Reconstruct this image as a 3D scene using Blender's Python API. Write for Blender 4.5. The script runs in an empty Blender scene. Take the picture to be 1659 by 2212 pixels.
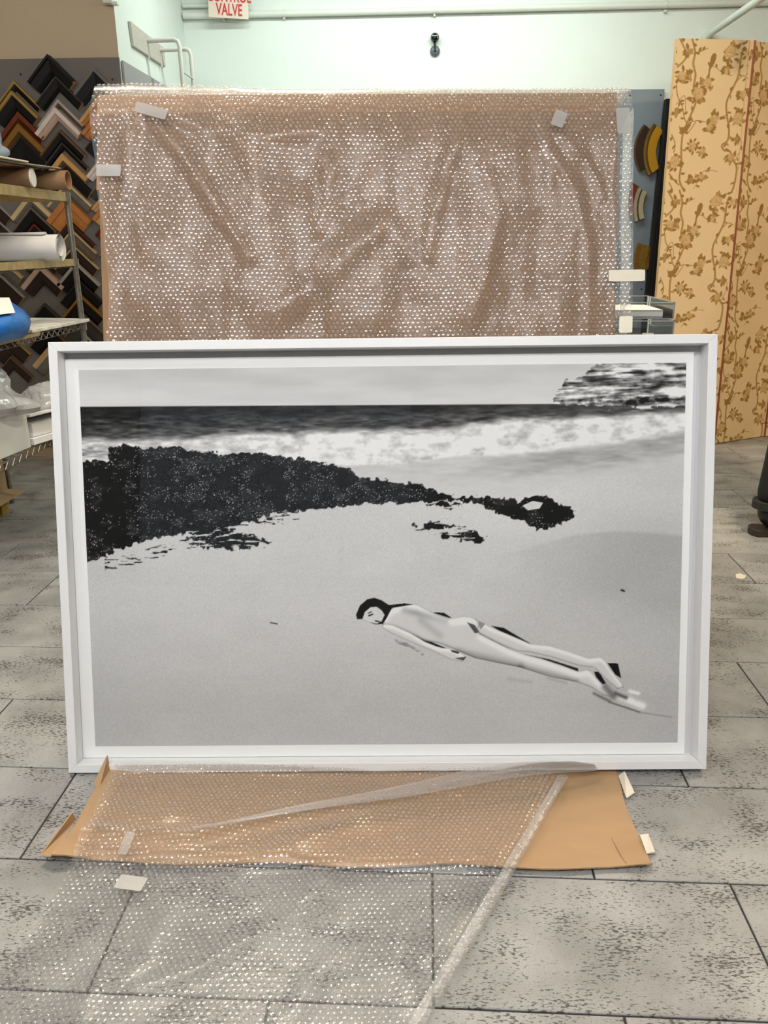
import bpy, bmesh, math, random
import numpy as np
from mathutils import Matrix, Vector

random.seed(7)
RNG = np.random.default_rng(11)
scene = bpy.context.scene
COL = scene.collection

# ------------------------------------------------------------------ camera, world, lights, exposure
cam_d = bpy.data.cameras.new('camera')
cam = bpy.data.objects.new('camera', cam_d)
COL.objects.link(cam)
CAM_H, CAM_F, PITCH, YAW, ROLL = 1.24958, 1699.62, 0.331701, 0.0517557, -0.0041426
fwd = Vector((-math.sin(YAW) * math.cos(PITCH), math.cos(YAW) * math.cos(PITCH), -math.sin(PITCH)))
rgt = Vector((math.cos(YAW), math.sin(YAW), 0))
upv = rgt.cross(fwd)
r2 = rgt * math.cos(ROLL) + upv * math.sin(ROLL)
u2 = -rgt * math.sin(ROLL) + upv * math.cos(ROLL)
cam.matrix_world = Matrix(((r2.x, u2.x, -fwd.x, 0), (r2.y, u2.y, -fwd.y, 0), (r2.z, u2.z, -fwd.z, CAM_H), (0, 0, 0, 1)))
cam_d.sensor_fit = 'VERTICAL'
cam_d.sensor_height = 24.0
cam_d.lens = CAM_F / 2212.0 * 24.0
cam_d.clip_start = 0.02
scene.camera = cam
scene.cycles.use_denoising = True
scene.cycles.transparent_max_bounces = 20
scene.cycles.max_bounces = 5
scene.cycles.diffuse_bounces = 3
scene.cycles.glossy_bounces = 3
scene.cycles.caustics_reflective = False
scene.cycles.caustics_refractive = False
scene.cycles.use_adaptive_sampling = True
scene.cycles.adaptive_threshold = 0.08
scene.cycles.adaptive_min_samples = 14

scene.view_settings.view_transform = 'Standard'
scene.view_settings.look = 'None'
scene.view_settings.gamma = 1.0
scene.view_settings.use_curve_mapping = False
scene.view_settings.exposure = -0.55

world = bpy.data.worlds.new('daylight')
scene.world = world
world.use_nodes = True
world.node_tree.nodes['Background'].inputs[0].default_value = (0.55, 0.72, 1.0, 1)
world.node_tree.nodes['Background'].inputs[1].default_value = 0.35

def area(name, loc, target, sx, sy, power, color, shape='RECTANGLE', spread=180):
    d = bpy.data.lights.new(name, 'AREA')
    d.shape = shape
    d.size = sx
    d.size_y = sy
    d.energy = power
    d.color = color
    d.spread = math.radians(spread)
    o = bpy.data.objects.new(name, d)
    COL.objects.link(o)
    o.location = loc
    o.rotation_euler = (Vector(target) - Vector(loc)).to_track_quat('-Z', 'Y').to_euler()
    return o

NEUTRAL = (1.0, 0.985, 0.965)
WARM = (1.0, 0.88, 0.70)
GREEN = (0.88, 1.0, 0.93)
LIGHTS = [
    ('ceiling_lamp_a', (-1.75, 0.55, 2.98), (-1.0, 1.9, 0.7), 0.16, 0.16, 17, NEUTRAL, 'DISK', 160),
    ('ceiling_lamp_b', (-0.15, -0.55, 2.98), (-0.1, 1.8, 0.6), 0.16, 0.16, 32, NEUTRAL, 'DISK', 160),
    ('ceiling_lamp_c', (0.60, -1.50, 2.98), (0.3, 1.8, 0.6), 0.16, 0.16, 36, NEUTRAL, 'DISK', 160),
    ('ceiling_lamp_d', (1.15, -0.30, 2.98), (0.7, 1.8, 0.6), 0.16, 0.16, 26, NEUTRAL, 'DISK', 160),
    ('ceiling_lamp_e', (-1.15, 2.35, 2.98), (-0.6, 1.0, 0.0), 0.40, 0.40, 38, WARM, 'DISK', 160),
    ('ceiling_lamp_f', (-0.45, 2.80, 2.98), (-0.4, 1.2, 0.0), 0.50, 0.50, 34, WARM, 'DISK', 160),
    ('ceiling_lamp_g', (1.75, 2.75, 2.98), (1.75, 3.6, 0.4), 0.20, 0.20, 64, (1.0, 0.80, 0.55), 'DISK', 160),
    ('added_fill_lamp_h', (-2.30, 3.10, 2.98), (-2.1, 4.4, 1.2), 0.16, 0.16, 5, WARM, 'DISK', 160),  # unseen fill lamp, added to brighten the sample wall
    ('added_sheen_panel_light', (-1.0, -0.85, 2.98), (-0.6, 1.6, 0.6), 1.2, 0.6, 88, (0.97, 0.985, 1.0), 'RECTANGLE', 180),  # unseen soft panel, added for a broad sheen on the wrapped package
    ('ceiling_tube_light', (0.0, 4.9, 2.98), (0.0, 5.3, 1.4), 2.4, 0.14, 50, GREEN, 'RECTANGLE', 180),
    ('shop_window_daylight', (-0.9, -3.3, 1.7), (-0.6, 1.0, 1.0), 2.4, 1.7, 10, (0.80, 0.90, 1.0), 'RECTANGLE', 180),
]
for L in LIGHTS:
    area(*L)

# ------------------------------------------------------------------ helpers
def s2l(c):
    c = np.asarray(c, float)
    return np.where(c <= 0.04045, c / 12.92, ((c + 0.055) / 1.055) ** 2.4)

def rgb(r, g, b):
    return tuple(float(x) for x in s2l(np.array([r, g, b]) / 255.0))

MATS = {}
def mat(name, color, rough=0.6, metal=0.0, var=0.0, vscale=8.0, stretch=(1, 1, 1), bump=0.0, bscale=60.0, coat=0.0, spec=0.5):
    if name in MATS:
        return MATS[name]
    m = bpy.data.materials.new(name)
    m.use_nodes = True
    nt = m.node_tree
    b = nt.nodes['Principled BSDF']
    b.inputs['Base Color'].default_value = (*color, 1)
    b.inputs['Roughness'].default_value = rough
    b.inputs['Metallic'].default_value = metal
    b.inputs['Coat Weight'].default_value = coat
    b.inputs['Specular IOR Level'].default_value = spec
    if var > 0 or bump > 0:
        tc = nt.nodes.new('ShaderNodeTexCoord')
        mp = nt.nodes.new('ShaderNodeMapping')
        mp.inputs['Scale'].default_value = stretch
        nt.links.new(tc.outputs['Object'], mp.inputs['Vector'])
    if var > 0:
        n = nt.nodes.new('ShaderNodeTexNoise')
        n.inputs['Scale'].default_value = vscale
        n.inputs['Detail'].default_value = 6
        nt.links.new(mp.outputs[0], n.inputs['Vector'])
        mr = nt.nodes.new('ShaderNodeMapRange')
        mr.inputs['From Min'].default_value = 0.3
        mr.inputs['From Max'].default_value = 0.7
        mr.inputs['To Min'].default_value = 1 - var
        mr.inputs['To Max'].default_value = 1 + var * 0.6
        nt.links.new(n.outputs['Fac'], mr.inputs['Value'])
        mx = nt.nodes.new('ShaderNodeVectorMath')
        mx.operation = 'SCALE'
        mx.inputs[0].default_value = color
        nt.links.new(mr.outputs[0], mx.inputs['Scale'])
        nt.links.new(mx.outputs[0], b.inputs['Base Color'])
    if bump > 0:
        n2 = nt.nodes.new('ShaderNodeTexNoise')
        n2.inputs['Scale'].default_value = bscale
        n2.inputs['Detail'].default_value = 4
        nt.links.new(mp.outputs[0], n2.inputs['Vector'])
        bp = nt.nodes.new('ShaderNodeBump')
        bp.inputs['Strength'].default_value = bump
        bp.inputs['Distance'].default_value = 0.01
        nt.links.new(n2.outputs['Fac'], bp.inputs['Height'])
        nt.links.new(bp.outputs[0], b.inputs['Normal'])
    MATS[name] = m
    return m

def film_mat(name, rough=0.12, haze=0.06, tint=(0.97, 0.97, 0.97), ior=1.5, gloss=(1, 1, 1), bump=0.0, bscale=150.0, fmax=1.0):
    """Thin clear plastic: light passes straight through, the surface reflects by Fresnel, a little white haze."""
    if name in MATS:
        return MATS[name]
    m = bpy.data.materials.new(name)
    m.use_nodes = True
    nt = m.node_tree
    nt.nodes.clear()
    out = nt.nodes.new('ShaderNodeOutputMaterial')
    tr = nt.nodes.new('ShaderNodeBsdfTransparent')
    tr.inputs[0].default_value = (*tint, 1)
    df = nt.nodes.new('ShaderNodeBsdfDiffuse')
    df.inputs[0].default_value = (0.96, 0.96, 0.96, 1)
    tl = nt.nodes.new('ShaderNodeBsdfTranslucent')
    tl.inputs[0].default_value = (0.96, 0.96, 0.96, 1)
    hz = nt.nodes.new('ShaderNodeMixShader')
    hz.inputs[0].default_value = 0.45
    nt.links.new(df.outputs[0], hz.inputs[1])
    nt.links.new(tl.outputs[0], hz.inputs[2])
    m1 = nt.nodes.new('ShaderNodeMixShader')
    m1.inputs[0].default_value = haze
    nt.links.new(tr.outputs[0], m1.inputs[1])
    nt.links.new(hz.outputs[0], m1.inputs[2])
    gl = nt.nodes.new('ShaderNodeBsdfGlossy')
    gl.inputs['Color'].default_value = (*gloss, 1)
    gl.inputs['Roughness'].default_value = rough
    fr = nt.nodes.new('ShaderNodeFresnel')
    fr.inputs['IOR'].default_value = ior
    mn = nt.nodes.new('ShaderNodeMath'); mn.operation = 'MINIMUM'; mn.inputs[1].default_value = fmax
    nt.links.new(fr.outputs[0], mn.inputs[0])
    m2 = nt.nodes.new('ShaderNodeMixShader')
    nt.links.new(mn.outputs[0], m2.inputs[0])
    nt.links.new(m1.outputs[0], m2.inputs[1])
    nt.links.new(gl.outputs[0], m2.inputs[2])
    nt.links.new(m2.outputs[0], out.inputs['Surface'])
    if bump > 0:
        tc = nt.nodes.new('ShaderNodeTexCoord')
        n2 = nt.nodes.new('ShaderNodeTexNoise')
        n2.inputs['Scale'].default_value = bscale
        n2.inputs['Detail'].default_value = 2
        nt.links.new(tc.outputs['Object'], n2.inputs['Vector'])
        bp = nt.nodes.new('ShaderNodeBump')
        bp.inputs['Strength'].default_value = bump
        bp.inputs['Distance'].default_value = 0.004
        nt.links.new(n2.outputs['Fac'], bp.inputs['Height'])
        nt.links.new(bp.outputs[0], gl.inputs['Normal'])
        nt.links.new(bp.outputs[0], fr.inputs['Normal'])
    MATS[name] = m
    return m

def vcol_mat(name, rough=0.7, spec=0.3):
    if name in MATS:
        return MATS[name]
    m = bpy.data.materials.new(name)
    m.use_nodes = True
    nt = m.node_tree
    b = nt.nodes['Principled BSDF']
    b.inputs['Roughness'].default_value = rough
    b.inputs['Specular IOR Level'].default_value = spec
    a = nt.nodes.new('ShaderNodeAttribute')
    a.attribute_name = 'print'
    nt.links.new(a.outputs['Color'], b.inputs['Base Color'])
    MATS[name] = m
    return m

def tag(o, label=None, cat=None, group=None, kind=None):
    if label: o['label'] = label
    if cat: o['category'] = cat
    if group: o['group'] = group
    if kind: o['kind'] = kind
    return o

def empty(name, loc=(0, 0, 0), rz=0.0, mw=None):
    o = bpy.data.objects.new(name, None)
    o.empty_display_size = 0.05
    COL.objects.link(o)
    if mw is not None:
        o.matrix_world = mw
    else:
        o.location = loc
        o.rotation_euler = (0, 0, rz)
    return o

class MB:
    def __init__(self):
        self.v, self.f, self.m = [], [], []
    def add(self, vs, fs, mi=0):
        n = len(self.v)
        self.v += [tuple(map(float, q)) for q in vs]
        for i, q in enumerate(fs):
            self.f.append(tuple(n + k for k in q))
            self.m.append(mi if isinstance(mi, int) else mi[i])
        return self
    def box(self, a, b, mi=0):
        (x0, y0, z0), (x1, y1, z1) = a, b
        vs = [(x0, y0, z0), (x1, y0, z0), (x1, y1, z0), (x0, y1, z0), (x0, y0, z1), (x1, y0, z1), (x1, y1, z1), (x0, y1, z1)]
        return self.add(vs, [(0, 3, 2, 1), (4, 5, 6, 7), (0, 1, 5, 4), (1, 2, 6, 5), (2, 3, 7, 6), (3, 0, 4, 7)], mi)
    def hexa(self, bot, top, mi=0):
        return self.add(list(bot) + list(top), [(0, 3, 2, 1), (4, 5, 6, 7), (0, 1, 5, 4), (1, 2, 6, 5), (2, 3, 7, 6), (3, 0, 4, 7)], mi)
    def prism(self, poly, y0, y1, mi=0):
        """poly in (x, z), extruded from y0 to y1 (y0 faces the camera)."""
        n = len(poly)
        vs = [(x, y0, z) for x, z in poly] + [(x, y1, z) for x, z in poly]
        fs = [tuple(range(n)), tuple(range(2 * n - 1, n - 1, -1))]
        fs += [(i, n + i, n + (i + 1) % n, (i + 1) % n) for i in range(n)]
        return self.add(vs, fs, mi)
    def slab(self, poly, z0, z1, mi=0):
        n = len(poly)
        vs = [(x, y, z0) for x, y in poly] + [(x, y, z1) for x, y in poly]
        fs = [tuple(range(n - 1, -1, -1)), tuple(range(n, 2 * n))]
        fs += [(i, (i + 1) % n, n + (i + 1) % n, n + i) for i in range(n)]
        return self.add(vs, fs, mi)
    def tube(self, pts, r, n=10, mi=0, cap=True):
        pts = [Vector(q) for q in pts]
        rs = r if isinstance(r, (list, tuple)) else [r] * len(pts)
        rings = []
        prev = None
        for i, q in enumerate(pts):
            if i == 0: t = pts[1] - pts[0]
            elif i == len(pts) - 1: t = pts[-1] - pts[-2]
            else: t = (pts[i + 1] - pts[i]).normalized() + (pts[i] - pts[i - 1]).normalized()
            t.normalize()
            if prev is None:
                ref = Vector((0, 0, 1)) if abs(t.z) < 0.9 else Vector((1, 0, 0))
                a = t.cross(ref).normalized()
            else:
                a = (prev - t * prev.dot(t)).normalized()
            prev = a
            b = t.cross(a)
            rings.append([q + (a * math.cos(2 * math.pi * k / n) + b * math.sin(2 * math.pi * k / n)) * rs[i] for k in range(n)])
        vs = [v for R in rings for v in R]
        fs = []
        for i in range(len(rings) - 1):
            for k in range(n):
                fs.append((i * n + k, i * n + (k + 1) % n, (i + 1) * n + (k + 1) % n, (i + 1) * n + k))
        if cap:
            fs.append(tuple(range(n - 1, -1, -1)))
            fs.append(tuple((len(rings) - 1) * n + k for k in range(n)))
        return self.add(vs, fs, mi)
    def build(self, name, mats, parent=None, smooth=False, bevel=0.0, loc=None):
        me = bpy.data.meshes.new(name)
        me.from_pydata(self.v, [], self.f)
        for m in (mats if isinstance(mats, (list, tuple)) else [mats]):
            me.materials.append(m)
        me.polygons.foreach_set('material_index', self.m)
        if smooth:
            me.polygons.foreach_set('use_smooth', [True] * len(self.f))
        me.update()
        bm = bmesh.new()
        bm.from_mesh(me)
        bmesh.ops.recalc_face_normals(bm, faces=bm.faces)
        bm.to_mesh(me)
        bm.free()
        if smooth:
            try:
                me.set_sharp_from_angle(angle=math.radians(40))
            except Exception:
                pass
        o = bpy.data.objects.new(name, me)
        COL.objects.link(o)
        if parent: o.parent = parent
        if loc: o.location = loc
        if bevel > 0:
            b = o.modifiers.new('bevel', 'BEVEL')
            b.width = bevel
            b.segments = 2
            b.limit_method = 'ANGLE'
        return o

def np_mesh(name, verts, quads=None, tris=None, material=None, parent=None, smooth=True, colors=None):
    me = bpy.data.meshes.new(name)
    V = np.asarray(verts, np.float32)
    nq = 0 if quads is None else len(quads)
    nt_ = 0 if tris is None else len(tris)
    me.vertices.add(len(V))
    me.vertices.foreach_set('co', V.ravel())
    loops = []
    if nq: loops.append(np.asarray(quads, np.int32).ravel())
    if nt_: loops.append(np.asarray(tris, np.int32).ravel())
    li = np.concatenate(loops)
    me.loops.add(len(li))
    me.loops.foreach_set('vertex_index', li)
    me.polygons.add(nq + nt_)
    starts = np.concatenate([np.arange(nq) * 4, nq * 4 + np.arange(nt_) * 3]).astype(np.int32)
    me.polygons.foreach_set('loop_start', starts)
    if smooth:
        me.polygons.foreach_set('use_smooth', np.ones(nq + nt_, bool))
    me.update(calc_edges=True)
    if colors is not None:
        at = me.color_attributes.new('print', 'FLOAT_COLOR', 'POINT')
        c4 = np.ones((len(V), 4), np.float32)
        c4[:, :3] = colors
        at.data.foreach_set('color', c4.ravel())
    me.validate()
    if material: me.materials.append(material)
    o = bpy.data.objects.new(name, me)
    COL.objects.link(o)
    if parent: o.parent = parent
    return o

def grid_quads(nu, nv):
    i = np.arange(nu * nv).reshape(nv, nu)
    return np.stack([i[:-1, :-1], i[:-1, 1:], i[1:, 1:], i[1:, :-1]], -1).reshape(-1, 4)

# ---- numpy rasterising for printed pictures
def vnoise(shape, cell, rng, octaves=4, gain=0.5):
    """fractal value noise; cell = (cy, cx) size of the coarsest cell in pixels."""
    h, w = shape
    out = np.zeros(shape)
    amp, tot = 1.0, 0.0
    cy, cx = cell
    for _ in range(octaves):
        ny, nx = int(h / cy) + 3, int(w / cx) + 3
        g = rng.random((ny, nx))
        yy = np.arange(h) / cy
        xx = np.arange(w) / cx
        y0 = yy.astype(int); x0 = xx.astype(int)
        fy = yy - y0; fx = xx - x0
        fy = fy * fy * (3 - 2 * fy); fx = fx * fx * (3 - 2 * fx)
        a = g[y0][:, x0]; b = g[y0][:, x0 + 1]; c = g[y0 + 1][:, x0]; d = g[y0 + 1][:, x0 + 1]
        v = (a * (1 - fx) + b * fx) * (1 - fy)[:, None] + (c * (1 - fx) + d * fx) * fy[:, None]
        out += amp * v
        tot += amp
        amp *= gain
        cy = max(cy / 2, 1.0); cx = max(cx / 2, 1.0)
    return out / tot

def poly_mask(X, Y, pts):
    """even-odd mask of a polygon at sample positions X, Y."""
    pts = np.asarray(pts, float)
    m = np.zeros(X.shape, bool)
    x0, x1, y0, y1 = pts[:, 0].min(), pts[:, 0].max(), pts[:, 1].min(), pts[:, 1].max()
    box = (X >= x0) & (X <= x1) & (Y >= y0) & (Y <= y1)
    if not box.any(): return m
    xs, ys = X[box], Y[box]
    r = np.zeros(xs.shape, bool)
    n = len(pts)
    for i in range(n):
        xa, ya = pts[i]; xb, yb = pts[(i + 1) % n]
        if ya == yb: continue
        c = ((ya > ys) != (yb > ys)) & (xs < (xb - xa) * (ys - ya) / (yb - ya) + xa)
        r ^= c
    m[box] = r
    return m

def smooth(a, b, x):
    t = np.clip((x - a) / (b - a), 0, 1)
    return t * t * (3 - 2 * t)

def seg_dist(X, Y, a, b):
    ax, ay = a; bx, by = b
    dx, dy = bx - ax, by - ay
    t = np.clip(((X - ax) * dx + (Y - ay) * dy) / (dx * dx + dy * dy + 1e-12), 0, 1)
    return np.hypot(X - ax - t * dx, Y - ay - t * dy), t

# ------------------------------------------------------------------ shared materials
M_WALL = mat('wall_paint_white', rgb(228, 236, 230), 0.75, var=0.03, vscale=2.0, bump=0.05, bscale=90)
M_BEIGE = mat('wall_paint_beige', rgb(198, 180, 154), 0.8, var=0.05, vscale=2.5, bump=0.04)
M_CEIL = mat('ceiling_paint', rgb(225, 225, 220), 0.85, var=0.02)
M_GREYBOARD = mat('grey_board_paint', rgb(116, 111, 107), 0.75, var=0.05, vscale=5)
M_BLUEBOARD = mat('blue_grey_board_paint', rgb(128, 138, 146), 0.7, var=0.05, vscale=5)
M_FRAME = mat('white_lacquer', rgb(243, 243, 243), 0.32, var=0.01)
M_MATBOARD = mat('white_mat_board', rgb(247, 247, 246), 0.85, var=0.01)
M_CARD = mat('kraft_cardboard', rgb(152, 118, 86), 0.75, var=0.10, vscale=14, stretch=(1, 0.35, 1), bump=0.08, bscale=120)
M_CARD2 = mat('brown_cardboard_sheet', rgb(184, 150, 112), 0.7, var=0.08, vscale=5, stretch=(1, 2.5, 1), bump=0.05, bscale=90)
M_CARDEDGE = mat('cardboard_edge', rgb(170, 128, 84), 0.85, var=0.2, vscale=80)
M_FILM = film_mat('clear_film', 0.28, 0.045, (0.995, 0.99, 0.99), ior=1.35, fmax=0.3, bump=0.25, bscale=45)
M_BUBBLE = film_mat('clear_bubble', 0.13, 0.115, (1.0, 0.995, 0.99), ior=2.05, fmax=0.34)
M_TAPE = film_mat('cloudy_tape', 0.3, 0.42, (0.95, 0.93, 0.9))
M_PAPERTAPE = mat('cream_paper_tape', rgb(232, 224, 205), 0.7, var=0.03)
M_GLASS = film_mat('picture_glazing', 0.0, 0.0, (1.0, 1.0, 1.0), ior=1.22, fmax=0.05)
M_ACRYL = film_mat('clear_acrylic', 0.02, 0.015, (0.985, 0.99, 0.985), ior=1.45)
M_ACRYLEDGE = film_mat('acrylic_edge', 0.1, 0.45, (0.9, 0.95, 0.92), ior=1.45)
M_CHROME = mat('rack_chrome', rgb(150, 146, 140), 0.35, 0.85, var=0.25, vscale=60)
M_GOLDEDGE = mat('rack_aged_brass', rgb(176, 152, 104), 0.5, 0.3, var=0.25, vscale=25)
M_WHITEPAPER = mat('white_paper', rgb(236, 234, 228), 0.75, var=0.03)
M_RAWWOOD = mat('raw_wood', rgb(216, 180, 132), 0.75, var=0.15, vscale=30, stretch=(1, 1, 6))
M_BLACK = mat('black_satin', rgb(18, 17, 17), 0.55)

# ------------------------------------------------------------------ the room
def struct(name, mb, m, parent=None, **kw):
    o = mb.build(name, m, parent, **kw)
    if parent is None: o['kind'] = 'structure'
    return o

# floor: grout bed plus single tiles
M_GROUT = mat('grout', rgb(56, 53, 50), 0.9, var=0.15, vscale=40)
def tile_mat():
    m = bpy.data.materials.new('speckled_stone_tile')
    m.use_nodes = True
    nt = m.node_tree
    N, Lk = nt.nodes, nt.links
    b = N['Principled BSDF']
    tc = N.new('ShaderNodeTexCoord')
    oi = N.new('ShaderNodeObjectInfo')
    mul = N.new('ShaderNodeMath'); mul.operation = 'MULTIPLY'; mul.inputs[1].default_value = 37.0
    Lk.new(oi.outputs['Random'], mul.inputs[0])
    comb = N.new('ShaderNodeCombineXYZ')
    Lk.new(mul.outputs[0], comb.inputs[0]); Lk.new(mul.outputs[0], comb.inputs[1])
    add = N.new('ShaderNodeVectorMath'); add.operation = 'ADD'
    Lk.new(tc.outputs['Object'], add.inputs[0]); Lk.new(comb.outputs[0], add.inputs[1])
    def noise(scale, stretch, rot, detail=3, rough=0.55):
        mp = N.new('ShaderNodeMapping')
        mp.inputs['Rotation'].default_value = (0, 0, math.radians(rot))
        mp.inputs['Scale'].default_value = stretch
        Lk.new(add.outputs[0], mp.inputs['Vector'])
        n = N.new('ShaderNodeTexNoise')
        n.inputs['Scale'].default_value = scale
        n.inputs['Detail'].default_value = detail
        n.inputs['Roughness'].default_value = rough
        Lk.new(mp.outputs[0], n.inputs['Vector'])
        return n.outputs['Fac']
    def ramp(src, a, bb, lo=0.0, hi=1.0):
        r = N.new('ShaderNodeMapRange')
        r.inputs['From Min'].default_value = a; r.inputs['From Max'].default_value = bb
        r.inputs['To Min'].default_value = lo; r.inputs['To Max'].default_value = hi
        Lk.new(src, r.inputs['Value'])
        return r.outputs[0]
    def math2(op, x, y):
        q = N.new('ShaderNodeMath'); q.operation = op
        Lk.new(x, q.inputs[0])
        if isinstance(y, float): q.inputs[1].default_value = y
        else: Lk.new(y, q.inputs[1])
        return q.outputs[0]
    streak = noise(95, (1.0, 2.6, 1), -22, 4, 0.65)
    mask = noise(7, (1, 1.8, 1), -22, 3)
    thr = math2('ADD', streak, ramp(mask, 0.34, 0.66, -0.085, 0.095))
    pit = ramp(thr, 0.56, 0.63)
    cloud = noise(5, (1, 1, 1), 0, 5)
    fine = noise(240, (1, 2, 1), -20, 2)
    base = N.new('ShaderNodeMix'); base.data_type = 'RGBA'
    base.inputs[6].default_value = (*rgb(150, 149, 146), 1)
    base.inputs[7].default_value = (*rgb(180, 179, 176), 1)
    Lk.new(ramp(cloud, 0.35, 0.65), base.inputs[0])
    mx = N.new('ShaderNodeMix'); mx.data_type = 'RGBA'
    mx.inputs[7].default_value = (*rgb(56, 53, 50), 1)
    Lk.new(base.outputs[2], mx.inputs[6])
    Lk.new(math2('MULTIPLY', pit, 0.85), mx.inputs[0])
    mx2 = N.new('ShaderNodeMix'); mx2.data_type = 'RGBA'; mx2.blend_type = 'MULTIPLY'
    mx2.inputs[0].default_value = 1.0
    Lk.new(mx.outputs[2], mx2.inputs[6])
    cmb = N.new('ShaderNodeCombineColor')
    fr = ramp(fine, 0.3, 0.7, 0.86, 1.06)
    orr = ramp(oi.outputs['Random'], 0.0, 1.0, 0.93, 1.03)
    ff = math2('MULTIPLY', fr, orr)
    for k in range(3): Lk.new(ff, cmb.inputs[k])
    Lk.new(cmb.outputs[0], mx2.inputs[7])
    Lk.new(mx2.outputs[2], b.inputs['Base Color'])
    b.inputs['Roughness'].default_value = 0.42
    bp = N.new('ShaderNodeBump')
    bp.inputs['Strength'].default_value = 0.25
    bp.inputs['Distance'].default_value = 0.002
    inv = math2('SUBTRACT', fine, pit)
    Lk.new(inv, bp.inputs['Height'])
    Lk.new(bp.outputs[0], b.inputs['Normal'])
    return m
M_TILE = tile_mat()
floor = struct('floor', MB().box((-3.5, -3.4, -0.06), (3.7, 6.0, -0.004)), M_GROUT)
TW, TD = 0.61, 0.305
ROW0 = 1.0079
tile_me = None
def make_tile_mesh():
    g = 0.0022
    w, d, bv = TW / 2 - g, TD / 2 - g, 0.0016
    mb = MB()
    mb.hexa([(-w, -d, -0.006), (w, -d, -0.006), (w, d, -0.006), (-w, d, -0.006)], [(-w, -d, -bv), (w, -d, -bv), (w, d, -bv), (-w, d, -bv)])
    mb.hexa([(-w, -d, -bv), (w, -d, -bv), (w, d, -bv), (-w, d, -bv)], [(-w + bv, -d + bv, 0), (w - bv, -d + bv, 0), (w - bv, d - bv, 0), (-w + bv, d - bv, 0)])
    return mb.build('tile', M_TILE, floor)
t0 = make_tile_mesh()
first = True
for n in range(-3, 16):
    yc = ROW0 + (n + 0.5) * TD
    off = 0.03 if n % 2 == 0 else 0.36
    off += 0.006 * n
    half = 0.85 + 0.56 * max(yc, 0.4)
    for k in range(-6, 7):
        xc = off + (k + 0.5) * TW
        if xc - TW / 2 > half or xc + TW / 2 < -half - 0.15: continue
        if first:
            o = t0; first = False
        else:
            o = t0.copy(); COL.objects.link(o); o.parent = floor
        o.location = (xc, yc, 0)

struct('ceiling', MB().box((-3.5, -3.4, 3.10), (3.7, 6.0, 3.2)), M_CEIL)
struct('wall_back', MB().box((-1.72, 5.9, 0), (3.7, 6.0, 3.1)), M_WALL)
struct('wall_return', MB().box((-1.72, 4.6, 0), (-1.62, 5.9, 3.1)), M_WALL)
struct('wall_left', MB().box((-3.5, 4.6, 0), (-1.7201, 4.7, 3.1)).box((-1.7201, 4.598, 0), (-1.6195, 4.6, 3.1)), M_BEIGE)
struct('wall_far_left', MB().box((-3.6, -3.4, 0), (-3.5, 4.7, 3.1)), M_BEIGE)
struct('wall_right', MB().box((3.7, -3.4, 0), (3.8, 6.0, 3.1)), mat('wall_paint_cream', rgb(206, 198, 180), 0.8, var=0.03))
rear = MB()
rear.box((-3.5, -3.5, 0), (-2.2, -3.4, 3.1)).box((0.6, -3.5, 0), (3.7, -3.4, 3.1)).box((-2.2, -3.5, 0), (0.6, -3.4, 0.75)).box((-2.2, -3.5, 2.65), (0.6, -3.4, 3.1))
struct('wall_rear', rear, mat('wall_paint_grey', rgb(150, 148, 145), 0.8, var=0.03))
wf = MB()
for x in (-2.2, -1.3, -0.35, 0.55): wf.box((x, -3.48, 0.75), (x + 0.05, -3.42, 2.65))
wf.box((-2.2, -3.48, 0.75), (0.6, -3.42, 0.8)).box((-2.2, -3.48, 2.6), (0.6, -3.42, 2.65))
struct('window_1', wf, M_BLACK)

# ------------------------------------------------------------------ the framed beach photograph
def lean_matrix(X, Y, z, yaw, lean, roll=0.0):
    ex = Vector((math.cos(yaw), math.sin(yaw), 0))
    nh = Vector((math.sin(yaw), -math.cos(yaw), 0))
    ey = Vector((0, 0, 1)) * math.cos(lean) - nh * math.sin(lean)
    n = ex.cross(ey)
    a = ex * math.cos(roll) + ey * math.sin(roll)
    b = -ex * math.sin(roll) + ey * math.cos(roll)
    # local axes: x across, y away from the viewer (-n), z up the face
    return Matrix(((a.x, -n.x, b.x, X), (a.y, -n.y, b.y, Y), (a.z, -n.z, b.z, z), (0, 0, 0, 1)))

FW, FH, FD, FR = 1.575, 1.053, 0.058, 0.0215
fr = empty('framed_photograph', mw=lean_matrix(-0.082, 1.626, 0.012, 0.0404, 0.2422, 0.0095))
tag(fr, 'large white shadow-box frame holding a black and white beach photograph, leaning in the foreground', 'picture frame')
hw = FW / 2
def rail(a, b, c, d):
    # a,b outer corners, c,d inner corners (x,z), mitred, from y=0 to FD
    return MB().hexa([(a[0], 0, a[1]), (b[0], 0, b[1]), (c[0], 0, c[1]), (d[0], 0, d[1])], [(a[0], FD, a[1]), (b[0], FD, b[1]), (c[0], FD, c[1]), (d[0], FD, d[1])])
oc = [(-hw, 0), (hw, 0), (hw, FH), (-hw, FH)]
ic = [(-hw + FR, FR), (hw - FR, FR), (hw - FR, FH - FR), (-hw + FR, FH - FR)]
for i in range(4):
    j = (i + 1) % 4
    rail(oc[i], oc[j], ic[j], ic[i]).build('frame_rail', M_FRAME, fr, bevel=0.0012)
MDEP = 0.040
M_SPACER = mat('grey_white_spacer', rgb(214, 214, 216), 0.7)
MB().box((-hw + FR, 0.050, FR), (hw - FR, FD - 0.001, FH - FR)).build('backing_board', M_SPACER, fr)
# raised mat with its own edges
MB().box((-0.7655, MDEP, FR + 0.001), (0.748, 0.0498, 1.0165)).build('mat_board', M_MATBOARD, fr, bevel=0.0006)
MB().box((-hw + FR + 0.0005, 0.004, FR + 0.0005), (hw - FR - 0.0005, 0.0065, FH - FR - 0.0005)).build('glazing', M_GLASS, fr)

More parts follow.
